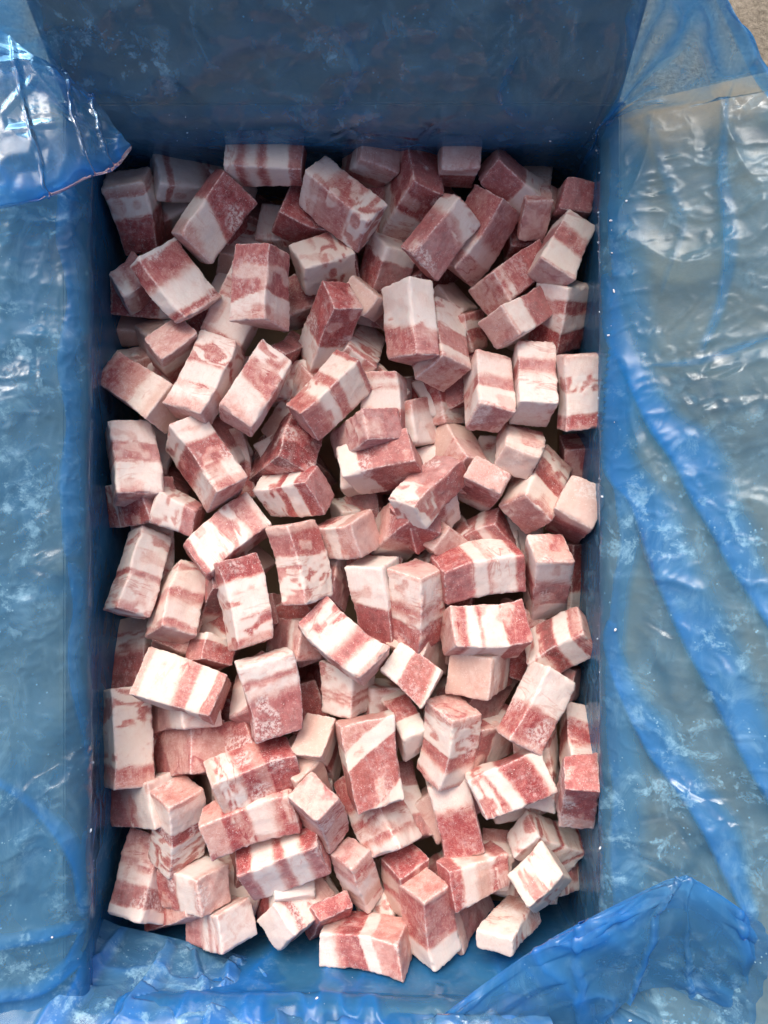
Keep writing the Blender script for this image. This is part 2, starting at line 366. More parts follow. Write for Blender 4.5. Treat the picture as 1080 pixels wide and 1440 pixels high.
def gathers(P, lines):
    """folds of film: a crisp edge along each line, fading out to one side; returns thickness and lift"""
    ga = np.zeros(len(P)); lift = np.zeros(len(P))
    for k, (pts, strength, hgt) in enumerate(lines):
        C = np.array([on_film(u, v) for u, v, _ in pts]); W = np.array([[w_ / FPX * .5] for _, _, w_ in pts])
        t = np.linspace(0, 1, 30 * len(pts)); c_ = catmull(C, t)[:, :2]; wd = np.maximum(catmull(W, t)[:, 0], 1e-4)
        c_ = c_ + .0022 * np.stack([vnoise(np.stack([c_[:, 0], c_[:, 1], c_[:, 0] * 0 + k], 1) * 26, 5), vnoise(np.stack([c_[:, 0], c_[:, 1], c_[:, 0] * 0 + k], 1) * 26, 6)], 1)
        d_ = np.gradient(c_, axis=0); d_ /= np.linalg.norm(d_, axis=1, keepdims=True) + 1e-12; n_ = np.stack([-d_[:, 1], d_[:, 0]], 1)
        m = np.where((P[:, 0] > c_[:, 0].min() - .06) & (P[:, 0] < c_[:, 0].max() + .06) & (P[:, 1] > c_[:, 1].min() - .06) & (P[:, 1] < c_[:, 1].max() + .06) & (P[:, 2] > Z0 + .022))[0]
        if not len(m): continue
        p = P[m][:, :2]; d2 = ((p[:, None, 0] - c_[None, :, 0]) ** 2 + (p[:, None, 1] - c_[None, :, 1]) ** 2); j = d2.argmin(1); dist = np.sqrt(d2[np.arange(len(m)), j])
        sg = np.sign(((p - c_[j]) * n_[j]).sum(1)); endf = sstep(t[j], 0, .06) * (1 - sstep(t[j], .94, 1)) * (dist < .05)
        w_ = wd[j] * (1 + .3 * vnoise(np.stack([p[:, 0], p[:, 1], p[:, 0] * 0], 1) * 25, 40 + k))
        right = (1 - sstep(dist, w_ * .55, w_ * 1.25)) * (.72 + .28 * np.exp(-dist / (w_ * .25 + 1e-5)))
        left = 1 - sstep(dist, .0002, .0034)
        g_ = np.where(sg > 0, right, left * np.minimum(1, w_ / .004)) * endf
        ga[m] = np.maximum(ga[m], strength * g_); lift[m] = np.maximum(lift[m], hgt * g_ * np.where(sg > 0, np.exp(-dist / (w_ * .8 + 1e-5)), 1))
    return ga, lift
LINES = [   # (u, v, width) along the fold, how thick it gets, how high it stands; drawn downwards the fold lies to the right
    ([(806, 420, 8), (855, 630, 40), (895, 714, 46), (926, 797, 50), (995, 950, 50), (1079, 1110, 40), (1110, 1170, 30)], 1, .0033),
    ([(846, 380, 10), (853, 450, 36), (912, 589, 30), (947, 648, 46), (1002, 745, 44), (1078, 863, 40), (1120, 930, 30)], 1, .0033),
    ([(842, 860, 10), (852, 905, 24), (880, 982, 36), (921, 1065, 44), (970, 1140, 44), (1022, 1219, 30), (1060, 1300, 12)], 1, .0033),
    ([(815, 360, 20), (812, 420, 36), (838, 540, 44), (868, 650, 34), (880, 760, 30), (858, 880, 26), (842, 1000, 34), (836, 1120, 40), (834, 1260, 40)], .62, .0016),
    ([(868, 150, 14), (858, 260, 50), (868, 380, 56), (905, 480, 20)], .45, .0016),
    ([(1040, 100, 4), (1015, 230, 8), (1024, 330, 14), (1012, 420, 9), (985, 500, 4)], .45, .0022),
    ([(905, 130, 3), (935, 250, 8), (960, 330, 6), (930, 420, 3)], .25, .0016),
    ([(1085, 478, 3), (1040, 492, 6), (985, 506, 7), (915, 512, 3)], .45, .0016),
    ([(980, 30, 6), (955, 110, 12), (905, 150, 8)], .3, .0016),
    # left flap and the lower left corner
    ([(-20, 1085, 8), (30, 1118, 16), (70, 1158, 18), (100, 1215, 20), (124, 1290, 10)], .9, .0027),
    ([(-20, 1330, 24), (50, 1322, 24), (110, 1310, 22), (152, 1272, 10)], .9, .0033),
    ([(-20, 1400, 20), (60, 1392, 26), (120, 1352, 22), (165, 1300, 8)], 1, .0038),
    ([(98, 780, 6), (108, 850, 24), (100, 930, 18), (116, 1030, 26), (122, 1130, 20), (128, 1230, 14)], .7, .0022),
    ([(92, 250, 22), (82, 330, 34), (94, 430, 22), (84, 520, 36), (96, 600, 24), (86, 700, 34), (98, 800, 20)], .7, .0016),
    ([(60, 560, 4), (30, 640, 10), (-20, 690, 6)], .35, .0016),
    ([(-20, 870, 4), (40, 845, 8), (95, 830, 5)], .4, .0022),
    # near side
    ([(240, 1305, 8), (205, 1350, 26), (165, 1400, 32), (125, 1460, 30)], 1, .0044),
    ([(262, 1322, 8), (300, 1352, 18), (345, 1382, 14), (385, 1402, 6)], .8, .0033),
    ([(338, 1340, 8), (334, 1380, 24), (318, 1420, 28), (300, 1465, 26)], 1, .0044),
    ([(352, 1345, 8), (395, 1385, 16), (440, 1400, 14), (480, 1395, 6)], .8, .0033),
    ([(560, 1385, 6), (520, 1410, 16), (480, 1450, 16)], .7, .0033),
    ([(700, 1385, 10), (640, 1392, 24), (560, 1388, 20), (480, 1380, 10)], .6, .0033),
    # far side, long soft creases
    ([(70, 150, 6), (140, 122, 14), (240, 118, 18), (330, 62, 20), (430, 70, 8)], .22, .0022),
    ([(150, 178, 6), (300, 184, 16), (430, 190, 18), (545, 170, 8)], .3, .0016),
    ([(730, 60, 4), (700, 130, 14), (740, 180, 10)], .35, .0016),
    ([(880, 0, 8), (890, 60, 16), (868, 130, 14), (850, 200, 10)], .6, .0027),
    ([(470, 20, 4), (500, 90, 10), (470, 150, 8)], .3, .0016),
]

ga, lift = gathers(V, LINES)
def relax(a, n):            # evens the fold heights over the sheet so that no tooth stands alone
    a = a.reshape(NS, NTt)
    for _ in range(n):
        a = (2 * a + np.roll(a, 1, 0) + np.roll(a, -1, 0)) / 4; b = a.copy(); b[:, 1:-1] = (2 * a[:, 1:-1] + a[:, :-2] + a[:, 2:]) / 4; a = b
    return a.ravel()
lift = relax(lift, 5) * sstep(V[:, 2], Z0 + .032, Z0 + .046); ga = ga * sstep(V[:, 2], Z0 + .024, Z0 + .036)
V = V + N * (D + lift)[:, None]
edge_z = sstep(tv, .93, 1)
V[:, 2] -= edge_z * .012 * (1 + vnoise(V * 30, 4))
# gathered film in the corners and along the hem, looser on the left and near sides
X_, Y_ = V[:, 0], V[:, 1]
cl_ = cornerw * onflap
low = 1 - onflap
soft = .5 + .5 * fbm(V * 9, 77, 2)
gbase = .34 * sstep(-X_, .19, .24) * (.4 + 1.2 * soft) + .34 * sstep(-Y_, .30, .36) * (.3 + 1.4 * soft) + .05 * sstep(Y_, .27, .30) * (.2 + 1.6 * soft) + .20 * low
gbase = np.maximum(gbase, cl_ * np.where((X_ < 0) | (Y_ < 0), .75, .15) * (.4 + soft)); gbase = np.maximum(gbase, .8 * sstep(tv, .90, .915))
gbase = np.maximum(gbase, rad / .010 * np.clip(cornerw + isB, 0, 1) * .9)
gather = np.clip(np.maximum(gbase, ga), 0, 1)
film_co = V.copy()
frost = np.clip(.28 + .7 * sstep(V[:, 0], .13, .17) * sstep(-V[:, 1], -.09, .03) + .55 * sstep(-V[:, 0], .2, .24) + 1.0 * sstep(V[:, 1], .26, .3), 0, 1)  # frost; the far side term is haze painted in to lighten the shaded wall
me = np_mesh('film_sheet', V - lo, Q, {'co': film_co, 'frost': frost, 'gather': gather}, None, M_FILM)
link(bpy.data.objects.new('film_sheet', me), liner)
def at(u, v, z):
    d = CAMH - z
    return np.array(((u - 540) * d / FPX, -(v - 720) * d / FPX, Z0 + z))
def sheet(rows, gr, name='film_fold', nu=90, nv=70, amp=.004, fr=.5, seed=3, pl=(), peak=False):
    """a loose piece of film through a grid of control points (u, v, z); gr: how gathered each row is"""
    G = np.array([[at(*p) for p in r] for r in rows])
    t = np.linspace(0, 1, 15); s2 = np.linspace(0, 1, 13)
    tg = np.linspace(0, 1, G.shape[1])
    A = np.stack([np.stack([np.interp(t, tg, G[r][:, a]) for a in range(3)], 1) if peak else catmull(G[r], t) for r in range(len(G))], 0)
    B = np.stack([catmull(A[:, k], s2) for k in range(15)], 0)                 # 15 x 13 coarse facets
    rs = np.random.RandomState(seed); B[1:-1, 2:-1] += rs.normal(0, 1, B[1:-1, 2:-1].shape) * np.array([.002, .002, .0026]) * amp / .004
    def lin(x, n):
        k = np.minimum((x * (n - 1)).astype(int), n - 2); return k, x * (n - 1) - k
    tu, sv = np.linspace(0, 1, nu), np.linspace(0, 1, nv); ku, fu = lin(tu, 15); kv, fv = lin(sv, 13)
    KU, KV = np.meshgrid(ku, kv, indexing='ij'); FU, FV = np.meshgrid(fu, fv, indexing='ij')
    a_, b_, c_, d_ = B[KU, KV], B[KU + 1, KV], B[KU, KV + 1], B[KU + 1, KV + 1]; FU = FU[..., None]; FV = FV[..., None]
    flip = ((KU + KV) % 2 == 0)[..., None]
    t1 = np.where(FU + FV <= 1, a_ + (b_ - a_) * FU + (c_ - a_) * FV, d_ + (c_ - d_) * (1 - FU) + (b_ - d_) * (1 - FV))
    t2 = np.where(FU >= FV, a_ + (b_ - a_) * FU + (d_ - b_) * FV, a_ + (c_ - a_) * FV + (d_ - c_) * FU)
    P = np.where(flip, t1, t2)
    for _ in range(2):                                                       # soften the creases a little
        P[1:-1, 1:-1] = (P[1:-1, 1:-1] * 2 + P[:-2, 1:-1] + P[2:, 1:-1] + P[1:-1, :-2] + P[1:-1, 2:]) / 6
    P = P.reshape(-1, 3)
    ga = np.tile(catmull(np.array(gr, float)[:, None], sv)[:, 0], nu)
    U_ = np.repeat(tu, nv); V_ = np.tile(sv, nu); lf = np.zeros(len(P))
    for (ta, tb, wd, st_) in pl:             # pleats running across the rows from ta to tb, crisp on one side
        x = U_ - (ta + (tb - ta) * V_) + .006 * vnoise(np.stack([V_ * 5, U_ * 0 + ta * 9, U_ * 0], 1), seed); wl = wd * (.35 + .9 * V_)
        k_ = np.where(x > 0, (1 - sstep(x, wl * .5, wl * 1.3)), 1 - sstep(-x, 0, .010)) * st_
        ga = np.maximum(ga, k_); lf = np.maximum(lf, k_ * np.where(x > 0, np.exp(-x / (wl + 1e-6)), 1))
    q = grid_quads(nu, nv); n = vnorm(P, q); n *= np.sign(n[:, 2:3] + 1e-9) * sstep(V_, 0, .14)[:, None]
    rd = np.maximum(0, ridge(P * 16, seed)) ** 6
    d = amp * (rd * 1.2 + .10 * fbm(P * 30, seed + 7, 3)) + lf * .0045
    ga = np.clip(ga * (.8 + .4 * fbm(P * 14, seed + 2, 2)) + .5 * rd, 0, 1)
    P = P + n * d[:, None]
    me = np_mesh(name, P - lo, q, {'co': P, 'frost': np.full(len(P), fr), 'gather': ga}, None, M_FILM)
    return link(bpy.data.objects.new(name, me), liner)
# the bunch of film at the near right corner
sheet([[(560, 1475, .030), (660, 1398, .036), (762, 1326, .048), (828, 1291, .060), (910, 1250, .072), (959, 1227, .084), (1002, 1250, .080), (1054, 1287, .074), (1120, 1330, .066)],
       [(570, 1482, .034), (668, 1408, .040), (768, 1338, .052), (834, 1304, .065), (912, 1266, .078), (958, 1246, .090), (998, 1270, .086), (1050, 1308, .079), (1118, 1352, .070)],
       [(590, 1492, .034), (690, 1428, .040), (784, 1366, .051), (846, 1336, .064), (908, 1304, .076), (950, 1290, .082), (992, 1312, .082), (1046, 1352, .077), (1114, 1392, .068)],
       [(620, 1502, .032), (716, 1456, .037), (804, 1404, .046), (858, 1378, .056), (902, 1352, .064), (940, 1342, .068), (990, 1362, .072), (1044, 1402, .071), (1110, 1436, .063)],
       [(650, 1520, .030), (744, 1492, .033), (824, 1452, .039), (862, 1424, .046), (896, 1396, .052), (935, 1384, .056), (992, 1412, .062), (1044, 1456, .064), (1108, 1490, .058)]],
      [.95, .8, .30, .10, .08], pl=((.625, .45, .035, .85), (.64, .70, .02, .55), (.36, .24, .03, .6), (.84, .90, .03, .5)), seed=11, amp=.0022, nu=200, nv=120, peak=True)
# the bunch of film hanging over the far left corner
sheet([[(-40, 300, .075), (30, 288, .070), (80, 274, .064), (125, 250, .056), (160, 240, .050), (185, 210, .046)],
       [(-40, 292, .080), (30, 280, .075), (78, 264, .069), (122, 240, .061), (152, 225, .055), (184, 204, .050)],
       [(-40, 240, .082), (20, 225, .078), (66, 214, .072), (104, 200, .066), (134, 196, .060), (176, 196, .052)],
       [(-40, 180, .080), (10, 165, .078), (50, 150, .074), (88, 150, .068), (120, 160, .062), (160, 178, .054)],
       [(-40, 110, .080), (0, 95, .078), (40, 88, .074), (80, 105, .068), (108, 124, .062), (150, 160, .054)],
       [(-40, 60, .078), (-5, 40, .076), (35, 70, .072), (70, 92, .066), (100, 112, .060), (140, 150, .052)]], [.9, .75, .22, .10, .18, .5], pl=((.35, .30, .03, .5), (.62, .70, .03, .6), (.78, .92, .02, .7)), fr=.35, seed=23, amp=.0012, nu=120, nv=110)

# film bunched in pleats against the near wall
sheet([[(95, 1262, -.030), (150, 1296, -.032), (215, 1312, -.035), (280, 1328, -.035), (350, 1346, -.035), (420, 1360, -.035), (500, 1388, -.035), (580, 1392, -.035), (660, 1382, -.035), (740, 1366, -.035)],
       [(70, 1290, -.006), (140, 1330, -.012), (205, 1340, -.014), (275, 1354, -.014), (348, 1370, -.014), (420, 1382, -.014), (500, 1402, -.014), (582, 1404, -.012), (664, 1396, -.012), (750, 1380, -.010)],
       [(40, 1335, .020), (112, 1372, .014), (190, 1382, .012), (270, 1390, .012), (346, 1400, .012), (420, 1408, .012), (502, 1420, .012), (586, 1420, .014), (670, 1412, .016), (760, 1400, .018)],
       [(0, 1395, .044), (86, 1420, .042), (172, 1426, .040), (262, 1428, .040), (344, 1432, .040), (420, 1434, .040), (504, 1440, .040), (590, 1438, .040), (676, 1430, .040), (770, 1424, .040)],
       [(-60, 1470, .062), (50, 1490, .060), (150, 1490, .058), (250, 1490, .058), (340, 1490, .058), (420, 1490, .058), (508, 1490, .058), (596, 1490, .058), (690, 1480, .058), (790, 1470, .058)]],
      [.45, .30, .14, .10, .2], pl=((.15, .08, .045, 1), (.27, .20, .05, 1), (.31, .40, .02, .7), (.42, .36, .05, 1), (.46, .53, .02, .7), (.60, .58, .02, .5), (.70, .62, .04, .9), (.84, .80, .05, .8)), seed=41, amp=.0018, nu=340, nv=90, fr=1.0)  # full frost value here paints the near film brighter, not real ice

# ------------------------------------------------------------------ pork cubes
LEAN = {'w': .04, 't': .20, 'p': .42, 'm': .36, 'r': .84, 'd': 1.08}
PART = {'w': 'fat_layer', 't': 'rind', 'p': 'pink_layer', 'm': 'marbled_layer', 'r': 'lean_layer', 'd': 'lean_layer'}
GROUP = 'frozen pork belly cubes heaped in the box'
def surface_grid(L, res):
    """welded quads of a box surface, vertex ids shared along the edges"""
    n = np.maximum(3, np.round(np.array(L) / res).astype(int)); ids = {}; V = []; Qs = []
    idx = -np.ones((n[0] + 1, n[1] + 1, n[2] + 1), int)
    I, J, K = np.meshgrid(*[np.arange(k + 1) for k in n], indexing='ij')
    surf = (I == 0) | (I == n[0]) | (J == 0) | (J == n[1]) | (K == 0) | (K == n[2])
    idx[surf] = np.arange(surf.sum())
    V = np.stack([I[surf] / n[0], J[surf] / n[1], K[surf] / n[2]], 1) - .5
    def quads(F, flip):
        a, b, c_, d = F[:-1, :-1].ravel(), F[1:, :-1].ravel(), F[1:, 1:].ravel(), F[:-1, 1:].ravel()
        return np.stack([a, d, c_, b] if flip else [a, b, c_, d], 1)
    Qs = [quads(idx[:, :, 0], True), quads(idx[:, :, -1], False), quads(idx[:, 0, :], False), quads(idx[:, -1, :], True),
          quads(idx[0, :, :], True), quads(idx[-1, :, :], False)]
    return V, np.concatenate(Qs)
def parse(b):
    r = []
    for tok in b.split():
        r.append([tok[0], float(tok[1:])])
    tot = sum(x for _, x in r)
    return [(k, x / tot) for k, x in r]
def pork(loc, quat, L, bands, tilt, seed, res=.00135, frostiness=None):
    rg = random.Random(seed); L = np.array(L)
    V, Q = surface_grid(L, res)
    u0 = V[:, 0] + .5; s0 = V[:, 1]
    p = V * L; h = L / 2
    off = np.array([rg.uniform(0, 60) for _ in range(3)])
    # distance to the nearest two planes gives closeness to an edge
    dd = np.sort(h - np.abs(p), axis=1)
    edge = np.exp(-np.maximum(dd[:, 1], 0) / .0011)
    # rounding
    r = rg.uniform(.0014, .0026); inner = np.clip(p, -(h - r), h - r); d = p - inner; ln = np.linalg.norm(d, axis=1, keepdims=True)
    p = np.where(ln > 1e-9, inner + d / np.maximum(ln, 1e-9) * r, p)
    q = p / .001
    # out-of-true cuts: shear, taper, bend
    x, y, z = (p / L).T
    cj = np.array([[rg.gauss(0, .0011) for _ in range(3)] for _ in range(8)])        # every corner a little off: slanted cuts
    for ci in range(8):
        wc = np.prod([(.5 + (1 if ci >> a & 1 else -1) * c3) for a, c3 in enumerate((x, y, z))], axis=0)
        p += wc[:, None] * cj[ci]
    p[:, 0] += L[1] * .5 * (rg.uniform(-.20, .20) * y + rg.uniform(-.20, .20) * z)
    p[:, 1] *= 1 + rg.uniform(-.10, .10) * x; p[:, 2] *= 1 + rg.uniform(-.10, .10) * x
    p[:, 1] += L[0] * .05 * rg.uniform(-1, 1) * (x * x * 4 - .3); p[:, 2] += L[0] * .04 * rg.uniform(-1, 1) * (x * x * 4 - .3)
    nz = lambda f, s: vnoise(q * f + off + s * 7.7, s)
    dn = np.stack([nz(.055, 1), nz(.055, 2), nz(.055, 3)], 1) * .0008 + np.stack([nz(.17, 4), nz(.17, 5), nz(.17, 6)], 1) * .00030
    # layers
    warp = rg.uniform(.02, .06) * nz(.045, 7) + rg.uniform(.006, .024) * nz(.15, 8) + .013 * nz(.6, 9)
    u = u0 + tilt * s0 + warp * (.055 / L[0]) * .8
    bl = parse(bands); lean = np.full(len(V), LEAN[bl[0][0]]); tan = np.full(len(V), float(bl[0][0] == 't'))
    marb = np.full(len(V), float(bl[0][0] == 'm')); veins = np.full(len(V), rg.choice((0, .15, .5, 1))); bi = np.zeros(len(V)); acc = 0
    for (k0, x0), (k1, x1) in zip(bl[:-1], bl[1:]):
        acc += x0; wd = .012 + .11 * rg.random() ** 2; LK = LEAN[k1] + (rg.uniform(-.16, .12) if k1 in 'rd' else rg.uniform(-.04, .10)); t = sstep(u, acc - wd, acc + wd)
        lean = lean * (1 - t) + LK * t; veins = veins * (1 - t) + rg.choice((0, .1, .3, .7, 1)) * t; tan = tan * (1 - t) + float(k1 == 't') * t; marb = marb * (1 - t) + float(k1 == 'm') * t
        bi += (u > acc)
    sw = np.stack([q[:, 0] * 1.5, q[:, 1] * .7, q[:, 2] * .7], 1) * .085 + off
    sw = sw + 1.1 * np.stack([vnoise(sw * .8, 31), vnoise(sw * .8, 32), vnoise(sw * .8, 33)], 1)
    mv = sstep(vnoise(sw * 1.7, 34), -.05, .45)
    lean = lean + marb * (mv * .62 - .34)
    # islands of the other tissue inside a band
    isl = sstep(fbm(q * .075 + off + 31, 35, 2), .26, .44)
    lean = lean + isl * np.where(lean > .55, -.40, .26) * (1 - marb) * rg.choice((0, .4, 1, 1))
    lean = np.clip(lean, 0, 1.25)
    ragged = (vnoise(q * .9 + off, 11) * .00028 + vnoise(q * .45 + off, 12) * .00022)
    nn = np.sign(V) * (np.abs(V) > .499)
    nn = nn / np.maximum(np.linalg.norm(nn, axis=1, keepdims=True), 1)
    p = p + dn + nn * (ragged * (.35 + 1.6 * edge) - .00035 * sstep(lean, .4, .8) + .00012 * nz(1.4, 13))[:, None]
    # broken crumbs along some edges
    crumb = sstep(vnoise(q * .16 + off, 14), .35, .7) * edge
    p = p - nn * (crumb * .0011)[:, None]
    # heavy frost on one side or along a region for some cubes
    fr = sstep(fbm(q * .05 + off + 9, 41, 2), .22, .5) * (rg.choice((0, .25, .5, .9)) if frostiness is None else frostiness)
    fv = [rg.choice((0, 0, 0, .12, .22, .36)) for _ in range(6)]        # each cut face carries its own veil of frost
    ad = np.abs(V); ax = ad.argmax(1); fidx = ax * 2 + (V[np.arange(len(V)), ax] > 0)
    veil = np.array(fv)[fidx]
    N = vnorm(p, Q)
    root = empty('pork_cube', loc, quat)
    tint = np.clip(rg.choice((0, 0, .15, .3, .7)) + .5 * fbm(q * .04 + off + 55, 51, 2), 0, 1)
    attrs = {'co': p + off * .05, 'tint': tint, 'veil': veil, 'veins': np.clip(veins + (lean > .15) * .3, 0, 1), 'lean': lean, 'tan': tan, 'edge': edge, 'frost': fr}
    fb = np.round(np.median(bi[Q], axis=1)).astype(int)
    # narrow slips join their neighbour
    for k in range(len(bl)):
        if bl[k][1] * L[0] < .0035 and len(bl) > 1: fb[fb == k] = k + 1 if k + 1 < len(bl) else k - 1
    # (an end face never belongs to two layers by accident: a handful of quads join the neighbour too)
    for k in range(len(bl)):
        m = fb == k
        if 0 < m.sum() < 30 and len(bl) > 1: fb[m] = k - 1 if k > 0 else k + 1
    for k in sorted(set(fb)):
        qs = Q[fb == k]; us, inv = np.unique(qs, return_inverse=True)
        kind, wd = bl[k]; nm = PART[kind]
        if kind in 'pt' and k in (0, len(bl) - 1) and wd < .17: nm = 'rind'
        me = np_mesh(nm, p[us], inv.reshape(-1, 4), {a: v[us] for a, v in attrs.items()}, N[us], M_PORK)
        link(bpy.data.objects.new(nm, me), root)
    return root
def place(x, y):
    row = 'far end' if y > .19 else 'upper part' if y > .07 else 'middle' if y > -.07 else 'lower part' if y > -.2 else 'near end'
    col = 'left' if x < -.11 else 'centre left' if x < -.04 else 'centre' if x < .03 else 'centre right' if x < .09 else 'right'
    return row, col
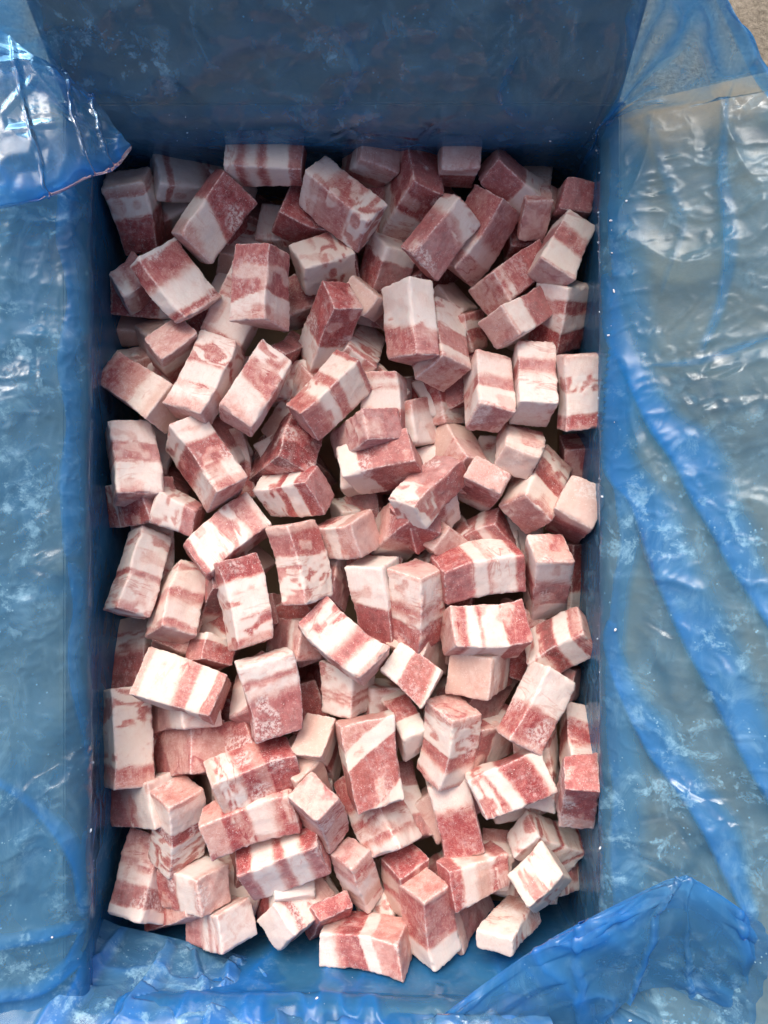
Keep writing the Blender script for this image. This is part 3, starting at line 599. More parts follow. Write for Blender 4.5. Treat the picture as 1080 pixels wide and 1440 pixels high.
PIECES = [
(-190.5,230.6,-38.4, 0.2497,-0.6889,0.6403,0.2304, 55.2,30.8,29.4, 't.1 r.06 w.3 r.35 d.2',0,'upright cube with white upper half, brick red lower half'),
(-151.1,262.8,-48.5, 0.9356,-0.2218,0.2480,0.1181, 57.6,44.0,18.3, 'w.12 r.08 w.42 r.1 w.28',0,'shaded pale cube with two thin red stripes'),
(-87.3,262.0,-13.7, 0.0090,-0.0099,-0.9987,0.0500, 57.4,31.4,26.5, 'r.17 w.28 r.1 w.17 r.1 w.18',0,'broad white cube with brown streaks, its rear edge under the liner'),
(-128.3,221.8,-23.2, 0.3187,-0.8310,-0.4246,0.1659, 59.5,33.4,23.3, 'p.12 w.33 r.55',0.2,'slanted cube, red above and white below, ridge facing up'),
(-156.0,170.7,-16.8, 0.1829,-0.4032,-0.8400,0.3136, 55.8,41.5,13.7, 'p.08 r.07 w.42 r.38 w.05',0,'half red half white cube with a snowy frosted top edge'),
(-192.5,174.8,-41.0, 0.9189,-0.1068,0.1301,0.3567, 29.1,26.2,33.8, 'w.35 r.65',0,'rough crumbly cube with white top and dark red side'),
(-206.8,148.7,-76.1, 0.9497,-0.3097,0.0357,-0.0305, 30.3,22.9,19.6, 't1',0,'dull tan cube'),
(-175.3,137.9,-62.1, 0.4312,0.8684,0.2413,-0.0411, 32.7,33.4,31.8, 't.6 w.4',0,'tan fatty end of a buried cube'),
(-202.0,115.0,-66.2, 0.8624,-0.4541,0.1064,0.1966, 39.3,32.7,31.0, 'w.45 p.55',0,'mostly hidden greyish white cube'),
(-184.4,90.9,-33.4, 0.1706,0.2923,0.9341,-0.1136, 57.6,29.3,30.0, 't.12 w.25 p.25 r.25 p.13',0,'pink mottled slab with a tan rind end'),
(-162.1,124.0,-38.7, 0.5851,-0.3129,0.7271,0.1763, 50.9,24.2,32.9, 'p.25 w.3 r.45',0,'pale pink cube standing on end, rind facing up'),
(-133.0,100.6,-24.3, 0.8117,-0.1606,0.0697,0.5572, 66.0,31.3,27.6, 'p.13 w.17 p.04 w.24 m.42',0,'long cube with a bright snow white band and pink frosted top'),
(-95.9,90.9,-18.4, 0.8537,-0.0511,0.1379,0.4995, 62.7,28.0,22.9, 'p.13 w.32 r.22 m.33',-0.12,'cube with white fat wedge below a red band and a striped end'),
(-113.4,214.1,-72.1, 0.1573,0.7661,0.5566,-0.2804, 57.2,27.2,25.6, 't.2 w.3 m.5',0,'tan and pink cube tucked behind its neighbours'),
(-58.5,231.5,-51.1, 0.9769,-0.1295,0.1332,-0.1054, 48.7,33.3,30.1, 'r.6 d.4',0,'dark red mottled cube'),
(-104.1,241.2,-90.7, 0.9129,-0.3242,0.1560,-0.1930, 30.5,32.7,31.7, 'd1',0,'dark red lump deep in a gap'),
(-112.4,159.8,-48.3, 0.0430,-0.8471,-0.5288,0.0308, 60.7,35.4,31.1, 'p.08 w.45 r.2 w.27',0,'white cube with one red crossband and a pink side'),
(-92.0,168.1,-19.5, 0.7040,-0.1612,-0.1633,0.6721, 58.5,29.8,31.6, 'p.08 w.25 r.67',0.15,'tall deep red cube with a jagged white patch at its foot'),
(-32.7,231.9,-21.0, 0.0736,-0.3305,-0.9092,0.2423, 61.5,25.9,33.9, 'm.28 r.32 p.12 w.28',0,'big marbled cube with a solid white left end'),
(-9.3,268.7,-30.6, 0.5125,0.0651,0.8548,-0.0485, 39.3,27.0,34.8, 'p.15 w.35 r.25 t.25',0,'cube showing a speckled pink rind face and a white side strip'),
(18.0,246.7,-44.1, 0.4744,0.2356,0.4881,-0.6937, 61.3,29.4,43.3, 'r.5 w.4 p.1',0,'cube with frosted pink top, bright red middle and tan white base'),
(55.2,264.5,-25.8, 0.6808,0.0181,0.7320,-0.0212, 35.1,26.3,28.8, 'p.25 w.15 r.6',0,'frosty pink square faced cube touching the far liner wall'),
(102.2,245.4,-31.9, 0.4375,-0.8409,0.3030,0.0984, 63.3,24.7,23.9, 'r.42 m.18 w.3 p.1',0,'cube with glossy red half and cream white half, ridge up'),
(117.0,242.5,-46.0, 0.2483,0.6157,-0.7078,0.2413, 59.0,23.0,31.8, 't.6 p.4',0,'shaded grey pink cube'),
(143.4,236.3,-36.1, 0.3990,0.5918,0.4736,-0.5160, 51.2,26.6,24.0, 'r.6 w.4',0,'plain dusky red square faced cube in the far right corner'),
(131.9,194.3,-19.5, 0.0185,-0.8411,-0.5305,0.1036, 47.1,27.4,30.2, 'p.05 w.35 r.3 w.3',0,'cube banded white, maroon, white with a salmon rind end'),
(42.6,204.7,-17.9, 0.2994,-0.8464,-0.4139,0.1504, 53.8,31.6,22.0, 'r.62 w.22 m.16',0.1,'red cube with a white end swirled with pink stripes'),
(69.7,213.5,-41.7, 0.4890,-0.7413,-0.4468,0.1082, 62.7,32.9,31.3, 'p.25 w.22 r.53',0,'cube with pink tip, white waist and dusky red body'),
(99.8,179.4,-37.2, 0.0059,0.9327,0.3129,-0.1791, 54.5,26.5,33.7, 'p.08 w.12 r.8',0,'dark maroon cube with a salmon orange rind end'),
(50.2,164.6,-74.9, 0.1711,-0.3416,-0.8204,0.4254, 31.7,33.2,31.7, 't1',0,'dull tan cube wedged low'),
(-46.6,193.6,-41.3, 0.4923,-0.8390,-0.1203,0.1980, 41.2,30.6,30.3, 'w.35 m.65',0,'cube end with a round white fat spot on tan meat'),
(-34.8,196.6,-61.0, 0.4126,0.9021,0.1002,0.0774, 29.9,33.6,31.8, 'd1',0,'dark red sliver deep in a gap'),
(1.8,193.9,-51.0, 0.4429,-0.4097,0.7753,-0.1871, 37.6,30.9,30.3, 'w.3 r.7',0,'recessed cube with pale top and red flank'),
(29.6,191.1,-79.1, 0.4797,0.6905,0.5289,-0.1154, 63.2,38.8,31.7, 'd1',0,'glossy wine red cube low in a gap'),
(20.1,143.2,-22.7, 0.5811,-0.3402,-0.3421,0.6554, 57.4,37.7,23.8, 'p.1 r.28 m.17 w.45',-0.15,'upright block, white above and red veined below, ridge in the middle'),
(41.9,130.1,-40.7, 0.0594,-0.6876,-0.5965,0.4097, 59.5,30.1,33.5, 'p.1 w.1 r.32 w.2 m.28',0,'block with a narrow white stripe over a maroon band'),
(62.4,143.3,-66.2, 0.3583,-0.5007,-0.7431,0.2620, 32.1,33.4,31.8, 'p.3 r.25 w.25 r.2',0,'small tan and red striped cube'),
(103.9,147.5,-27.7, 0.9259,-0.0528,0.2378,0.2886, 51.2,26.4,30.0, 'p.06 w.32 r.62',0,'cube with salmon rind end, one white stripe and dark red end'),
(135.7,151.0,-40.2, 0.4457,-0.5804,-0.6755,0.0903, 52.3,32.9,31.3, 'r.35 w.25 r.2 w.2',0,'red and cream cube half covered by the right liner'),
(131.3,125.5,-72.7, 0.2868,0.8130,0.3714,-0.3447, 58.9,30.9,31.5, 't1',0,'recessed grey pink cube'),
(79.6,90.5,-27.0, 0.1205,0.7058,0.6550,-0.2415, 51.1,27.3,31.6, 'p.06 w.3 r.2 w.34 p.1',0,'cube with two white bands, a maroon band and a pink rind foot'),
(112.3,95.9,-27.7, 0.1278,0.7148,0.6683,-0.1615, 51.9,28.1,34.9, 'w.5 r.2 w.25 p.05',0,'cube with lilac white lower half and a maroon stripe near its top'),
(144.4,88.8,-11.3, 0.0448,-0.7063,-0.7063,-0.0157, 54.0,30.4,27.1, 'p.05 r.16 w.28 m.22 w.24 p.05',0,'long pale cube with faint brown bands, right side touching the liner'),
(156.5,42.7,-57.2, 0.8452,-0.5299,-0.0692,0.0051, 31.5,32.8,31.4, 'r1',0,'frosted brick red block jutting from beneath a longer one'),
(43.3,89.0,-69.4, 0.2721,-0.5789,-0.7053,0.3055, 37.6,33.1,31.7, 'p.15 w.3 r.55',0,'recessed cube, dark red over white'),
(56.0,43.5,-49.0, 0.6171,-0.5111,-0.0878,-0.5918, 49.5,26.5,31.8, 't.5 p.5',0,'small torn salmon coloured lump'),
(-41.9,141.8,-38.5, 0.5490,0.1388,0.4797,-0.6702, 67.3,27.2,29.8, 'r.6 w.33 p.07',0,'deep red cube with cream white foot and frosted top'),
(-40.9,87.5,-23.8, 0.8359,-0.3886,-0.0860,0.3779, 59.4,30.0,28.3, 'r.25 m.2 r.15 w.32 r.08',0,'cube with a white end, the rest hazy purple red'),
(-65.0,77.9,-52.5, 0.8391,-0.2731,-0.2819,0.3765, 62.8,33.2,31.4, 't.35 m.35 w.1 p.2',0,'slanting tan and pink cube under two others'),
(-20.3,123.7,-61.5, 0.1343,0.7561,0.4530,-0.4528, 57.4,26.9,30.7, 'm.5 w.5',0,'shaggy pink and white cube'),
(-11.5,165.6,-48.9, 0.7640,0.3014,0.5182,-0.2385, 48.4,17.8,30.3, 't.5 d.5',0,'shaded brown pink cube'),
(1.0,83.5,-41.4, 0.6721,-0.0728,-0.0972,0.7304, 44.5,31.9,27.5, 'r.33 w.35 p.06 w.12 p.14',0,'upright white block with a crusty red foot'),
(20.3,68.5,-54.9, 0.3257,-0.5266,-0.7109,0.3336, 35.2,33.0,31.3, 'w.7 p.3',0,'small white square with a pink right edge'),
(15.1,100.7,-83.0, 0.8356,0.0417,0.5424,0.0771, 59.3,21.1,31.5, 'm1',0,'dim pink cube in a gap'),
(-15.1,58.1,-35.6, 0.8696,-0.0077,-0.4787,0.1212, 57.1,23.0,31.8, 'p.8 r.2',0,'rounded salmon pink lump'),
(-190.9,36.9,-28.8, 0.0566,-0.6232,-0.7218,0.2956, 60.7,33.0,32.2, 'p.04 w.38 r.25 w.33',0,'white cube with one strong red band across its middle'),
(-134.8,36.4,-25.4, 0.0957,-0.4467,-0.8484,0.2674, 62.0,27.5,40.0, 'p.1 w.27 r.33 w.1 m.2',0,'large cube with white foot, dark red heart and tan side'),
(-131.7,52.6,-58.7, 0.2943,-0.3689,-0.7629,0.4419, 40.1,33.1,31.5, 'w.33 r.67',0,'cube of red meat ending in a cream tip'),
(-193.5,6.8,-45.6, 0.9503,0.0685,-0.2916,0.0846, 58.8,31.5,31.8, 'r.3 m.2 r.5',0,'frosted dull red slab lying flat beside the liner'),
(-156.8,0.4,-33.4, 0.0779,-0.9758,0.2039,0.0087, 34.0,23.6,31.6, 'm.6 w.1 r.3',0,'flat pinkish wedge with rough frosted top'),
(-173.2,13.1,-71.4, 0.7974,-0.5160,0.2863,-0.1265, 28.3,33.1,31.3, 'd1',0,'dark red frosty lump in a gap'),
(-120.5,-19.3,-35.0, 0.9180,-0.1580,0.0780,0.3553, 65.1,32.1,30.8, 'r.1 w.3 m.35 r.17 w.08',0,'slanting cream slab with brownish marbling and a red stripe at each end'),
(-186.2,-46.8,-30.3, 0.1434,-0.7419,-0.5356,0.3771, 64.7,27.1,24.1, 'm.1 w.3 r.06 w.26 m.2 w.08',0,'broad pale lilac cube with tan veins near the liner'),
(-159.2,-70.9,-38.2, 0.0401,-0.7493,-0.5456,0.3732, 56.6,29.6,33.9, 'p.05 r.07 w.28 r.16 w.24 m.2',0,'narrow cube with snow white band under a red stripe'),
(-105.2,-68.0,-21.6, 0.1074,-0.5966,-0.7687,0.2042, 65.6,30.4,29.7, 'p.1 m.22 w.15 m.13 w.15 r.25',0,'tall slab of pink swirled fat with a reddish top'),
(-133.6,-107.1,-37.5, 0.1057,-0.7249,-0.5272,0.4305, 22.7,28.6,26.2, 'r.7 w.3',0,'red cube corner pointing up with a tan top'),
(-130.9,-61.4,-51.0, 0.4042,-0.7049,-0.5575,-0.1700, 58.1,24.9,31.8, 'w.3 d.7',0,'speckled dark cube in a gap'),
(-199.7,-117.3,-68.8, 0.2473,0.6430,0.7248,-0.0111, 63.0,33.6,31.8, 'd.25 r.3 m.25 t.2',0,'shaded cube, tan above and dark red below, beside the liner'),
(-151.0,-132.6,-23.9, 0.9673,-0.2086,0.0176,-0.1432, 61.7,35.2,40.7, 'p.08 w.42 r.18 w.2 r.12',0,'big white cube with two red crossbands'),
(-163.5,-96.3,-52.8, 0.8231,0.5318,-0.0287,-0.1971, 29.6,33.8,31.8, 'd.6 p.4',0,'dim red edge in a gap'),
(-113.0,-42.9,-61.0, 0.2703,-0.3099,-0.7340,0.5406, 29.9,27.1,31.5, 't1',0,'smooth tan cube in shadow'),
(-80.3,44.6,-55.2, 0.8504,-0.2347,-0.4704,0.0188, 65.9,44.6,31.8, 'd1',0,'wide dark red cube deep in the pile'),
(-0.4,36.1,-34.1, 0.1412,0.0587,0.5186,-0.8412, 57.9,38.6,26.3, 'r.66 w.34',0.12,'dark red block with a square white corner and snowy frost on top'),
(33.7,17.1,-20.1, 0.2368,-0.8752,-0.2642,0.3289, 58.4,24.8,29.8, 'm.4 r.6',0,'block with crumbly white crust on top and smooth wine red flank'),
(-68.8,14.3,-34.3, 0.1091,0.1873,0.2727,-0.9374, 49.8,30.8,25.6, 'r.22 w.25 r.12 m.41',0,'cube with cream stripe between red veins, rind end facing right'),
(-21.9,-5.4,-76.0, 0.8335,-0.5320,0.0750,0.1287, 33.5,32.5,31.7, 'w.15 m.3 r.55',0,'small frosted cube in a hollow'),
(-29.8,-18.3,-35.7, 0.0802,0.2669,0.1817,-0.9430, 39.5,26.9,31.0, 'p.35 w.25 p.4',0,'small salmon and cream cube with a grainy lilac end'),
(-61.7,-37.3,-20.1, 0.2651,-0.5538,-0.7114,0.3419, 60.4,32.2,26.7, 'm.6 r.28 p.12',0,'cube with swirling red marbling on white and a red pink top'),
(-45.2,-54.1,-53.1, 0.6996,0.2589,0.4989,0.4412, 44.3,31.9,31.8, 'r.6 w.4',0,'thin pink strip of a cube showing between two others'),
(-3.7,-69.6,-40.3, 0.2559,-0.7227,0.6396,-0.0561, 63.9,29.4,31.3, 'w.48 r.47 p.05',0.1,'upright cube, cream upper half and brown red lower half'),
(26.1,-71.0,-28.5, 0.3464,-0.6225,0.6843,-0.1557, 61.2,30.6,31.8, 'p.05 w.35 r.12 w.12 r.36',0,'upright block with pink cap, creamy middle and red foot'),
(16.7,-11.7,-45.0, 0.4061,-0.7588,-0.4316,-0.2701, 58.4,32.3,31.8, 'w.3 p.3 r.4',0,'recessed cream and pink cube'),
(32.0,-1.5,-41.3, 0.8728,0.3380,0.2636,0.2336, 46.8,31.5,31.3, 'r.75 w.25',0,'pinkish red cube with a white corner'),
(37.5,-17.6,-57.7, 0.4144,0.3003,0.8450,-0.1553, 59.3,25.0,30.8, 'p.25 w.2 r.55',0,'square pale pink rind face with scratch marks'),
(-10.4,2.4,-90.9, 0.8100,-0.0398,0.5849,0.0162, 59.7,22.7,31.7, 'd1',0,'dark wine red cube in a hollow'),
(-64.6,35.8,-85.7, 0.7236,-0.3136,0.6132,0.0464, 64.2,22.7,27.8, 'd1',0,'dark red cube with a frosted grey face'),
(102.5,47.7,-29.3, 0.2638,0.7204,0.5031,-0.3979, 42.8,29.6,22.5, 't.06 w.74 r.2',0,'smooth bright white cube with a tan rind front'),
(76.7,20.3,-40.3, 0.5219,-0.4381,0.6605,0.3153, 58.4,29.9,22.1, 'p.12 r.53 w.35',0,'rose red cube with a frosted ridge and white foot'),
(117.4,19.7,-35.4, 0.0309,0.8484,0.4203,-0.3203, 61.5,30.0,30.4, 'r.05 w.35 r.2 m.25 p.15',0,'cube with salmon red rind end and wide lilac white band'),
(145.4,0.2,-33.2, 0.5629,-0.4523,0.6394,0.2641, 59.6,29.4,31.3, 't.15 r.85',0,'small cube with a crusty cream top and red side, beside the right liner'),
(82.8,-18.2,-53.4, 0.2732,0.1774,0.2577,-0.9097, 32.3,30.1,25.1, 'r.32 w.23 r.45',0,'red cube with one clean white stripe across its corner'),
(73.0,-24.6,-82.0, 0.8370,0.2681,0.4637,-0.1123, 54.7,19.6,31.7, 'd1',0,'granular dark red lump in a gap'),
(71.9,-44.9,-33.1, 0.9708,0.1978,0.1063,0.0843, 64.8,33.1,31.2, 'r.35 w.17 p.05 w.3 r.13',0,'bent slab with a dark red patch at its left end'),
(125.2,-51.1,-37.9, 0.6945,0.2516,0.3161,-0.5954, 74.4,29.5,28.6, 'p.05 w.3 r.35 w.3',-0.1,'cube with red rind top, white oval and brown crusty base'),
(76.7,-91.1,-28.6, 0.9709,-0.2208,0.0817,0.0446, 60.3,32.8,30.3, 'p.12 r.06 w.16 p.04 w.3 r.32',0,'flat lying slab, white striped left and brown right'),
(81.2,-121.9,-58.7, 0.6440,-0.5586,0.3803,0.3586, 81.5,34.7,29.7, 't.05 w.2 p.12 w.1 r.15 w.3',0,'cube with speckled salmon rind face and striped side'),
(135.1,-101.1,-35.8, 0.3431,0.1196,0.2835,-0.8875, 52.3,26.8,31.8, 'p.12 r.05 w.28 d.22 m.33',0,'cube with a maroon oval in white fat, near the right liner'),
(148.1,-50.8,-69.9, 0.2920,-0.6478,-0.6824,0.1714, 57.0,33.2,31.8, 'w.35 d.65',0,'shaded cube, dark red above white, beside the liner'),
(114.3,-145.8,-19.3, 0.0691,-0.8542,-0.5058,0.0987, 61.3,30.1,28.6, 'p.08 r.4 w.52',0,'slanting cube, cream upper half and red lower half'),
(146.7,-132.5,-68.8, 0.8616,0.1025,0.4927,-0.0658, 57.6,25.4,31.3, 'd.5 p.5',0,'small dim cube behind a slanting one'),
(101.0,-33.3,-73.7, 0.3216,-0.5997,-0.6109,0.4045, 33.7,33.7,31.8, 'm.5 w.5',0,'pale narrow strip of a cube'),
(28.8,-106.3,-53.4, 0.5258,-0.2273,-0.8180,0.0532, 58.6,22.6,31.8, 't1',0,'tan speckled cube in a gap'),
(21.9,-122.1,-31.1, 0.1127,0.3100,0.9382,-0.1047, 40.7,29.9,30.6, 'w.1 r.5 w.4',0,'long red slab with a white edge lying diagonally'),
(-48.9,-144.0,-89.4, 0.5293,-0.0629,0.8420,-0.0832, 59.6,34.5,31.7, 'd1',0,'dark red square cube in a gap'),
(-72.4,-99.4,-57.5, 0.4905,0.0036,0.8708,-0.0318, 61.2,30.4,24.9, 'p.15 w.1 r.75',0,'rose red cube with a pale ridge'),
(-92.5,-83.2,-84.0, 0.8011,-0.1463,0.5766,0.0654, 55.7,24.2,31.7, 'r.6 p.4',0,'dim red cube under a marbled one'),
(-31.0,-98.8,-22.2, 0.0065,-0.3426,-0.9189,0.1957, 62.3,30.3,30.2, 'p.07 w.2 r.17 w.2 m.2 w.08 r.08',0,'diagonal slab striped white, red and pink like bacon'),
(-198.5,-172.9,-36.1, 0.1756,-0.6584,-0.6829,0.2635, 73.0,31.4,33.1, 'p.12 r.1 m.15 w.25 m.38',0,'tall white cube flecked with brown marbling beside the left liner'),
(-154.4,-155.9,-41.3, 0.8962,-0.0777,-0.4229,0.1092, 59.5,21.4,31.8, 'p.6 w.4',0,'pinkish white corner under a big white cube'),
(-173.3,-176.6,-84.9, 0.7703,0.0127,0.5968,-0.2244, 53.6,18.3,31.7, 't1',0,'small brown cube in a gap'),
(-151.0,-187.1,-46.6, 0.9022,-0.1441,-0.3784,0.1483, 59.5,36.4,31.8, 'r.3 p.7',0.3,'pink cube with a diagonal red shade'),
(-116.7,-184.0,-49.0, 0.2379,-0.1828,0.9332,-0.1978, 57.0,29.8,31.0, 'r.52 w.4 r.08',0,'red cube with a round cream end and frosted maroon end'),
(-185.9,-225.3,-46.5, 0.9437,-0.0272,-0.3043,0.1267, 58.9,33.0,31.8, 'r.4 p.2 w.4',0.2,'frosted grey pink cube by the left liner'),
(-156.4,-238.8,-29.4, 0.3534,-0.5686,0.7243,-0.1649, 63.6,30.0,31.0, 'p.05 w.33 r.14 m.48',0,'upright block with pink cap, white collar and red marbled base'),
(-95.8,-194.2,-15.2, 0.9675,0.1746,0.1509,0.1038, 64.2,31.6,30.3, 't.08 m.15 w.1 r.17 p.15 r.35',0,'rosy red slab with one white crossband'),
(-99.0,-226.1,-17.7, 0.9818,0.0968,0.0905,0.1360, 68.8,31.8,30.3, 'p.25 r.1 p.1 r.06 w.29 r.2',0,'white and pink slab with red stripes, middle one of three stacked slabs'),
(-74.1,-262.4,-20.7, 0.1759,-0.0181,0.2413,-0.9542, 62.7,33.2,23.0, 'r.22 w.22 r.1 w.28 r.18',0,'lilac white slab with bent red stripes, lowest of three stacked slabs'),
(-146.3,-284.7,-33.0, 0.0693,0.3311,0.0226,-0.9408, 51.9,30.0,30.8, 'p.07 w.43 r.5',0,'cube with square pink right face, white strip and red left side'),
(-160.1,-309.6,-51.7, 0.8917,-0.1961,-0.3518,0.2068, 59.3,29.7,31.8, 'r.5 p.5',0,'frost crusted dull pink cube at the foot of the pile'),
(-187.0,-284.8,-46.1, 0.2961,0.6902,0.6578,-0.0575, 60.3,32.2,30.9, 'w.15 r.25 w.2 r.4',0,'dark pink cube with an oval white swirl near the left liner'),
(-126.4,-313.6,-33.4, 0.1075,0.3502,0.0073,-0.9304, 48.5,28.4,30.7, 'w.12 p.05 w.1 p.1 w.2 r.43',0,'cube with broad salmon front and striped left side'),
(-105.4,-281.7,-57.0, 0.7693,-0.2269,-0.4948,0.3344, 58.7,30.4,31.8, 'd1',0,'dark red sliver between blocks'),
(-65.9,-307.6,-36.9, 0.8497,-0.3136,0.3488,0.2407, 49.3,29.4,30.7, 'w.15 r.12 w.4 p.33',0,'tilted cube with snowy top and a red seam on its end'),
(-83.5,-133.6,-15.9, 0.1396,-0.6293,-0.7610,0.0739, 58.1,39.8,30.3, 'r.55 w.17 r.08 w.2',0,'wide cube, wine red lower half and white upper half'),
(-97.8,-140.9,-44.9, 0.4888,0.5320,0.6896,0.0490, 48.9,31.8,31.3, 'r.05 w.5 p.45',0,'cream cube tucked under a wide red and white one'),
(-28.9,-136.7,-49.3, 0.6822,-0.1431,-0.1678,0.6971, 40.1,30.2,37.5, 'w.3 r.05 w.08 r.05 w.22 m.3',0,'cream cube with thin tan stripes'),
(15.1,-162.5,-47.6, 0.1618,-0.5184,-0.3064,0.7818, 50.4,28.3,22.3, 'w.3 r.4 m.3',0,'red cube with a white shoulder'),
(-50.2,-183.3,-46.2, 0.7354,-0.1443,0.6034,-0.2726, 65.2,31.9,24.3, 't.15 w.3 r.2 w.35',0,'cube with orange pink rind face and pale sides'),
(-9.8,-185.0,-19.9, 0.0230,-0.6414,-0.7614,0.0911, 63.2,40.1,30.3, 'w.06 r.58 w.23 p.13',-0.34,'upright slab, red centre, white top strip and white lower corner'),
(-62.1,-207.7,-37.7, 0.4264,-0.4947,-0.7515,0.0934, 56.4,26.9,31.3, 't1',0,'smooth plain tan cube'),
(-47.4,-222.1,-12.7, 0.4726,-0.4544,-0.7548,0.0202, 56.2,24.3,30.3, 'p1',0,'dusky pink cube in shadow'),
(-6.3,-231.5,-41.8, 0.2739,0.4387,0.8510,0.0915, 64.9,32.3,31.0, 'w.15 r.05 w.2 r.08 w.12 r.4',0,'pale slab with faint brown bands leaning left'),
(11.3,-233.7,-64.3, 0.0046,-0.6143,-0.7084,0.3475, 60.6,32.3,31.3, 'r.3 w.35 r.35',0,'slab, white above and brown red below, leaning left'),
(48.9,-174.3,-27.4, 0.3558,-0.5559,0.7100,-0.2453, 59.5,31.8,31.6, 'p.1 m.4 r.2 w.2 p.1',0,'upright pink and red block with a white corner at its foot'),
(55.0,-231.4,-40.5, 0.0168,0.6165,0.7872,0.0076, 59.7,32.4,31.3, 'p.04 r.6 w.36',0,'slab with bright red lower part and smooth cream top'),
(79.3,-143.1,-71.2, 0.8816,0.0775,0.3587,0.2968, 59.6,33.9,31.8, 'd.8 w.2',0,'dark red cube under a slanting pair'),
(78.2,-176.7,-56.3, 0.9084,0.1262,0.3975,-0.0299, 59.1,34.7,31.0, 'r.35 w.5 r.15',0,'half hidden red and cream cube'),
(93.6,-202.1,-19.0, 0.9786,-0.0732,-0.0096,0.1918, 57.6,33.8,30.3, 'm.3 w.2 r.36 w.14',0.1,'ragged flat slab with white vein between two red patches'),
(147.1,-179.4,-32.8, 0.2319,0.7053,0.6073,-0.2827, 55.1,22.2,30.5, 'p.06 w.34 r.3 w.3',0,'white cube with one red band, its right side under the liner'),
(139.8,-202.5,-1.3, 0.2133,-0.6421,-0.6749,-0.2945, 56.1,24.9,30.3, 'p.25 r.75',0,'frosty brick red cube beside the right liner'),
(119.1,-194.8,-47.1, 0.3878,-0.5447,-0.6318,0.3920, 60.7,32.8,30.6, 'm1',0,'dim pink sliver of a cube'),
(125.0,-257.2,-43.6, 0.2062,-0.9292,0.2567,0.1677, 56.9,27.0,26.8, 'm.15 w.25 r.07 w.33 r.06 w.14',0.25,'large pale cube with slanting red streaks on its lower face'),
(117.2,-273.9,-18.6, 0.8795,-0.3190,-0.1097,0.3357, 36.8,25.9,33.4, 'w.2 m.5 w.3',0,'cube with a sharp white tip and crumbly pink top'),
(95.9,-314.5,-29.0, 0.6325,-0.6163,0.3158,0.3470, 54.2,26.9,16.6, 'w.12 m.5 p.38',0,'frost crusted cube at the lower right end of the pile'),
(137.2,-290.2,-61.7, 0.9005,-0.0646,0.4293,-0.0255, 53.7,19.9,30.9, 'm1',0,'striped shaded cube under a large pale one'),
(67.5,-276.3,-29.9, 0.0001,-0.9726,-0.0983,0.2105, 52.0,31.0,25.5, 'r.2 w.25 t.2 w.1 r.25',0,'curved cube with round tan spot in white fat'),
(87.8,-274.6,-52.3, 0.4258,0.5903,0.5311,-0.4338, 33.6,22.8,31.3, 'w.5 r.5',0,'cream and maroon corner behind a curved cube'),
(59.3,-318.6,-64.1, 0.8486,-0.0254,0.5058,0.1527, 61.9,36.1,31.3, 'p.2 r.5 p.3',0,'rosy cube peeping out below a curved cube'),
(33.3,-303.2,-24.5, 0.3906,-0.6609,0.6024,-0.2184, 58.2,29.8,29.0, 'p.07 r.62 w.31',0,'tall red block with pale pink cap and white foot'),
(17.6,-286.2,-42.5, 0.4288,-0.5997,0.6427,-0.2085, 44.6,27.0,28.0, 'r.2 t.3 r.15 t.35',0,'pink topped cube with tan striped side'),
(-20.5,-277.8,-34.0, 0.4668,-0.6168,0.6295,-0.0734, 54.3,23.6,20.9, 'p.2 r.1 w.3 t.15 m.25',0,'pink and cream cube, ridge facing up'),
(-7.5,-307.0,-63.4, 0.1738,-0.5271,-0.5963,0.5800, 42.3,26.3,31.3, 'm.5 t.5',0,'granular pink strip between two cubes'),
(-13.9,-324.5,-24.8, 0.0236,0.1594,0.0135,-0.9868, 65.2,26.6,32.5, 'p.28 w.17 r.3 w.25',0.1,'frontmost cube, pink ends and a red centre with white crust'),
(-43.1,-313.2,-41.6, 0.7643,-0.1089,-0.5352,0.3428, 58.6,14.9,31.8, 'r1',0,'small dim red lump'),
(-77.2,-301.1,-44.8, 0.7942,-0.2322,-0.4861,0.2810, 55.9,17.5,31.8, 'r.6 w.4',0,'small red and white corner'),
(-130.9,-217.1,-68.0, 0.5233,0.0871,0.8477,0.0078, 52.4,23.2,31.2, 't1',0,'tan cube in a narrow gap'),
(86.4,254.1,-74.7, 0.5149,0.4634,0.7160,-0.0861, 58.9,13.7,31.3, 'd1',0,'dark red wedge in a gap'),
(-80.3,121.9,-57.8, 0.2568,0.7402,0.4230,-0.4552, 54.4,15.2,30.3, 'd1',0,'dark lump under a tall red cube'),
]
TOPS, USED = [], set()
for i, P in enumerate(PIECES):
    loc = Vector(P[0:3]) * .001 + Vector((0, 0, Z0)); qt = Quaternion(P[3:7]); L = [v * .001 for v in P[7:10]]
    look = P[12]
    o = pork(loc, qt, L, P[10], P[11], 100 + i, frostiness=.95 if re.search('frost|snow|crust', look) else None)
    lab = re.sub(r'\b(cube|block|slab|lump)\b', r'pork \1', look, count=1)
    if 'pork' not in lab: lab = re.sub(r'\b(wedge|sliver|edge|corner|strip|face|square)\b', r'pork \1', look, count=1)
    if 'pork' not in lab: lab = lab + ' of pork'
    row, col = place(loc.x, loc.y); extra = f', {col} of {row}' if col not in ('left', 'right') else f', {col} side of {row}'
    if len(lab.split()) + len(extra.split()) - 1 <= 15: lab += extra
    tag(o, lab, 'meat cube', GROUP)
    sh = re.split(r', | with | showing | under | beside | near | tucked | wedged ', look)[0]
    if loc.z > Z0 - .055 and ' gap' not in sh and 2 < len(sh.split()) < 10: TOPS.append((loc.x, loc.y, sh))
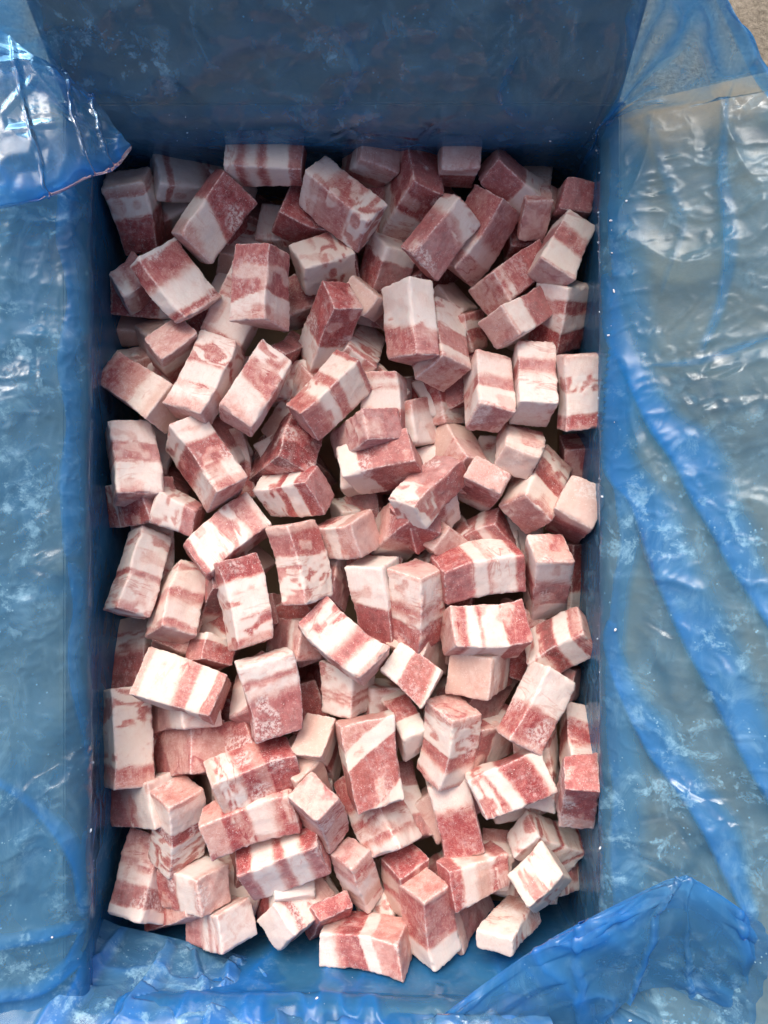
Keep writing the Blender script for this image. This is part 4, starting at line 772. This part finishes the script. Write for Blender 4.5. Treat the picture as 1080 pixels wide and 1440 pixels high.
# the layer underneath, seen only through the gaps
DROP = {(0,0),(1,1),(5,2),(0,3),(3,3),(1,4),(4,7),(3,0),(3,1),(2,4)}
for gy in range(9):
    for gx in range(6):
        if (gx, gy) in DROP: continue
        rg = random.Random(500 + gx * 31 + gy)
        loc = (XL + .032 + gx * .0585 + rg.uniform(-.006, .006), YB + .05 + gy * .0665 + rg.uniform(-.006, .006), Z0 - .068 + rg.uniform(-.008, .008))
        qt = Quaternion((0, 0, 1), rg.uniform(0, 6.28)) @ Quaternion((1, 0, 0), rg.uniform(-.4, .4))
        o = pork(loc, qt, (.056, .032, .030), rg.choice(('r.6 w.4', 'm1', 'w.3 r.7', 'p.3 w.2 r.5', 'w.5 m.5')), 0, 900 + gx * 13 + gy, res=.0028)
        # named after the clearest cube lying on top of it
        near = sorted(TOPS, key=lambda q: (q[0] - loc[0]) ** 2 + (q[1] - loc[1]) ** 2)
        short = next((q[2] for q in near if q[2] not in USED), 'heap, %s of %s' % place(loc[0], loc[1])[::-1]); USED.add(short)
        tag(o, 'shaded lowest layer cube glimpsed under the ' + short, 'meat cube', 'pork cubes of the shaded lowest layer')
# loose grains of ice and meat crumbs shaken onto the film and the pile
bm = bmesh.new(); rg = random.Random(5)
cand = np.where((V[:, 2] > Z0 - .01) & (V[:, 2] < Z0 + .09) & (X_ > -.225) & (X_ < .19) & (V[:, 2] < Z0 + .045))[0]
cn = fbm(V[cand] * 16, 88, 2); cand = cand[cn > .12]
for k in range(130):
    c = V[cand[rg.randrange(len(cand))]]; r = .00022 + .0010 * rg.random() ** 4
    m = Matrix.Translation(Vector(c) + Vector((0, 0, r * .8))) @ Matrix.Rotation(rg.uniform(0, 6), 4, 'Z') @ Matrix.Diagonal((r * rg.uniform(.7, 1.6), r * rg.uniform(.6, 1.2), r * rg.uniform(.5, .9), 1))
    bmesh.ops.create_icosphere(bm, subdivisions=1, radius=1, matrix=m)
me = bpy.data.meshes.new('ice_crumbs'); bm.to_mesh(me); bm.free()
g = NT('ice'); b_ = g.n('ShaderNodeBsdfPrincipled'); b_.inputs['Base Color'].default_value = (.80, .84, .88, 1); b_.inputs['Roughness'].default_value = .5
g.link(b_.outputs[0], g.out.inputs[0]); me.materials.append(g.m)
tag(link(bpy.data.objects.new('ice_crumbs', me)), 'tiny white ice crumbs scattered over the blue plastic', 'ice crumbs', kind='stuff')
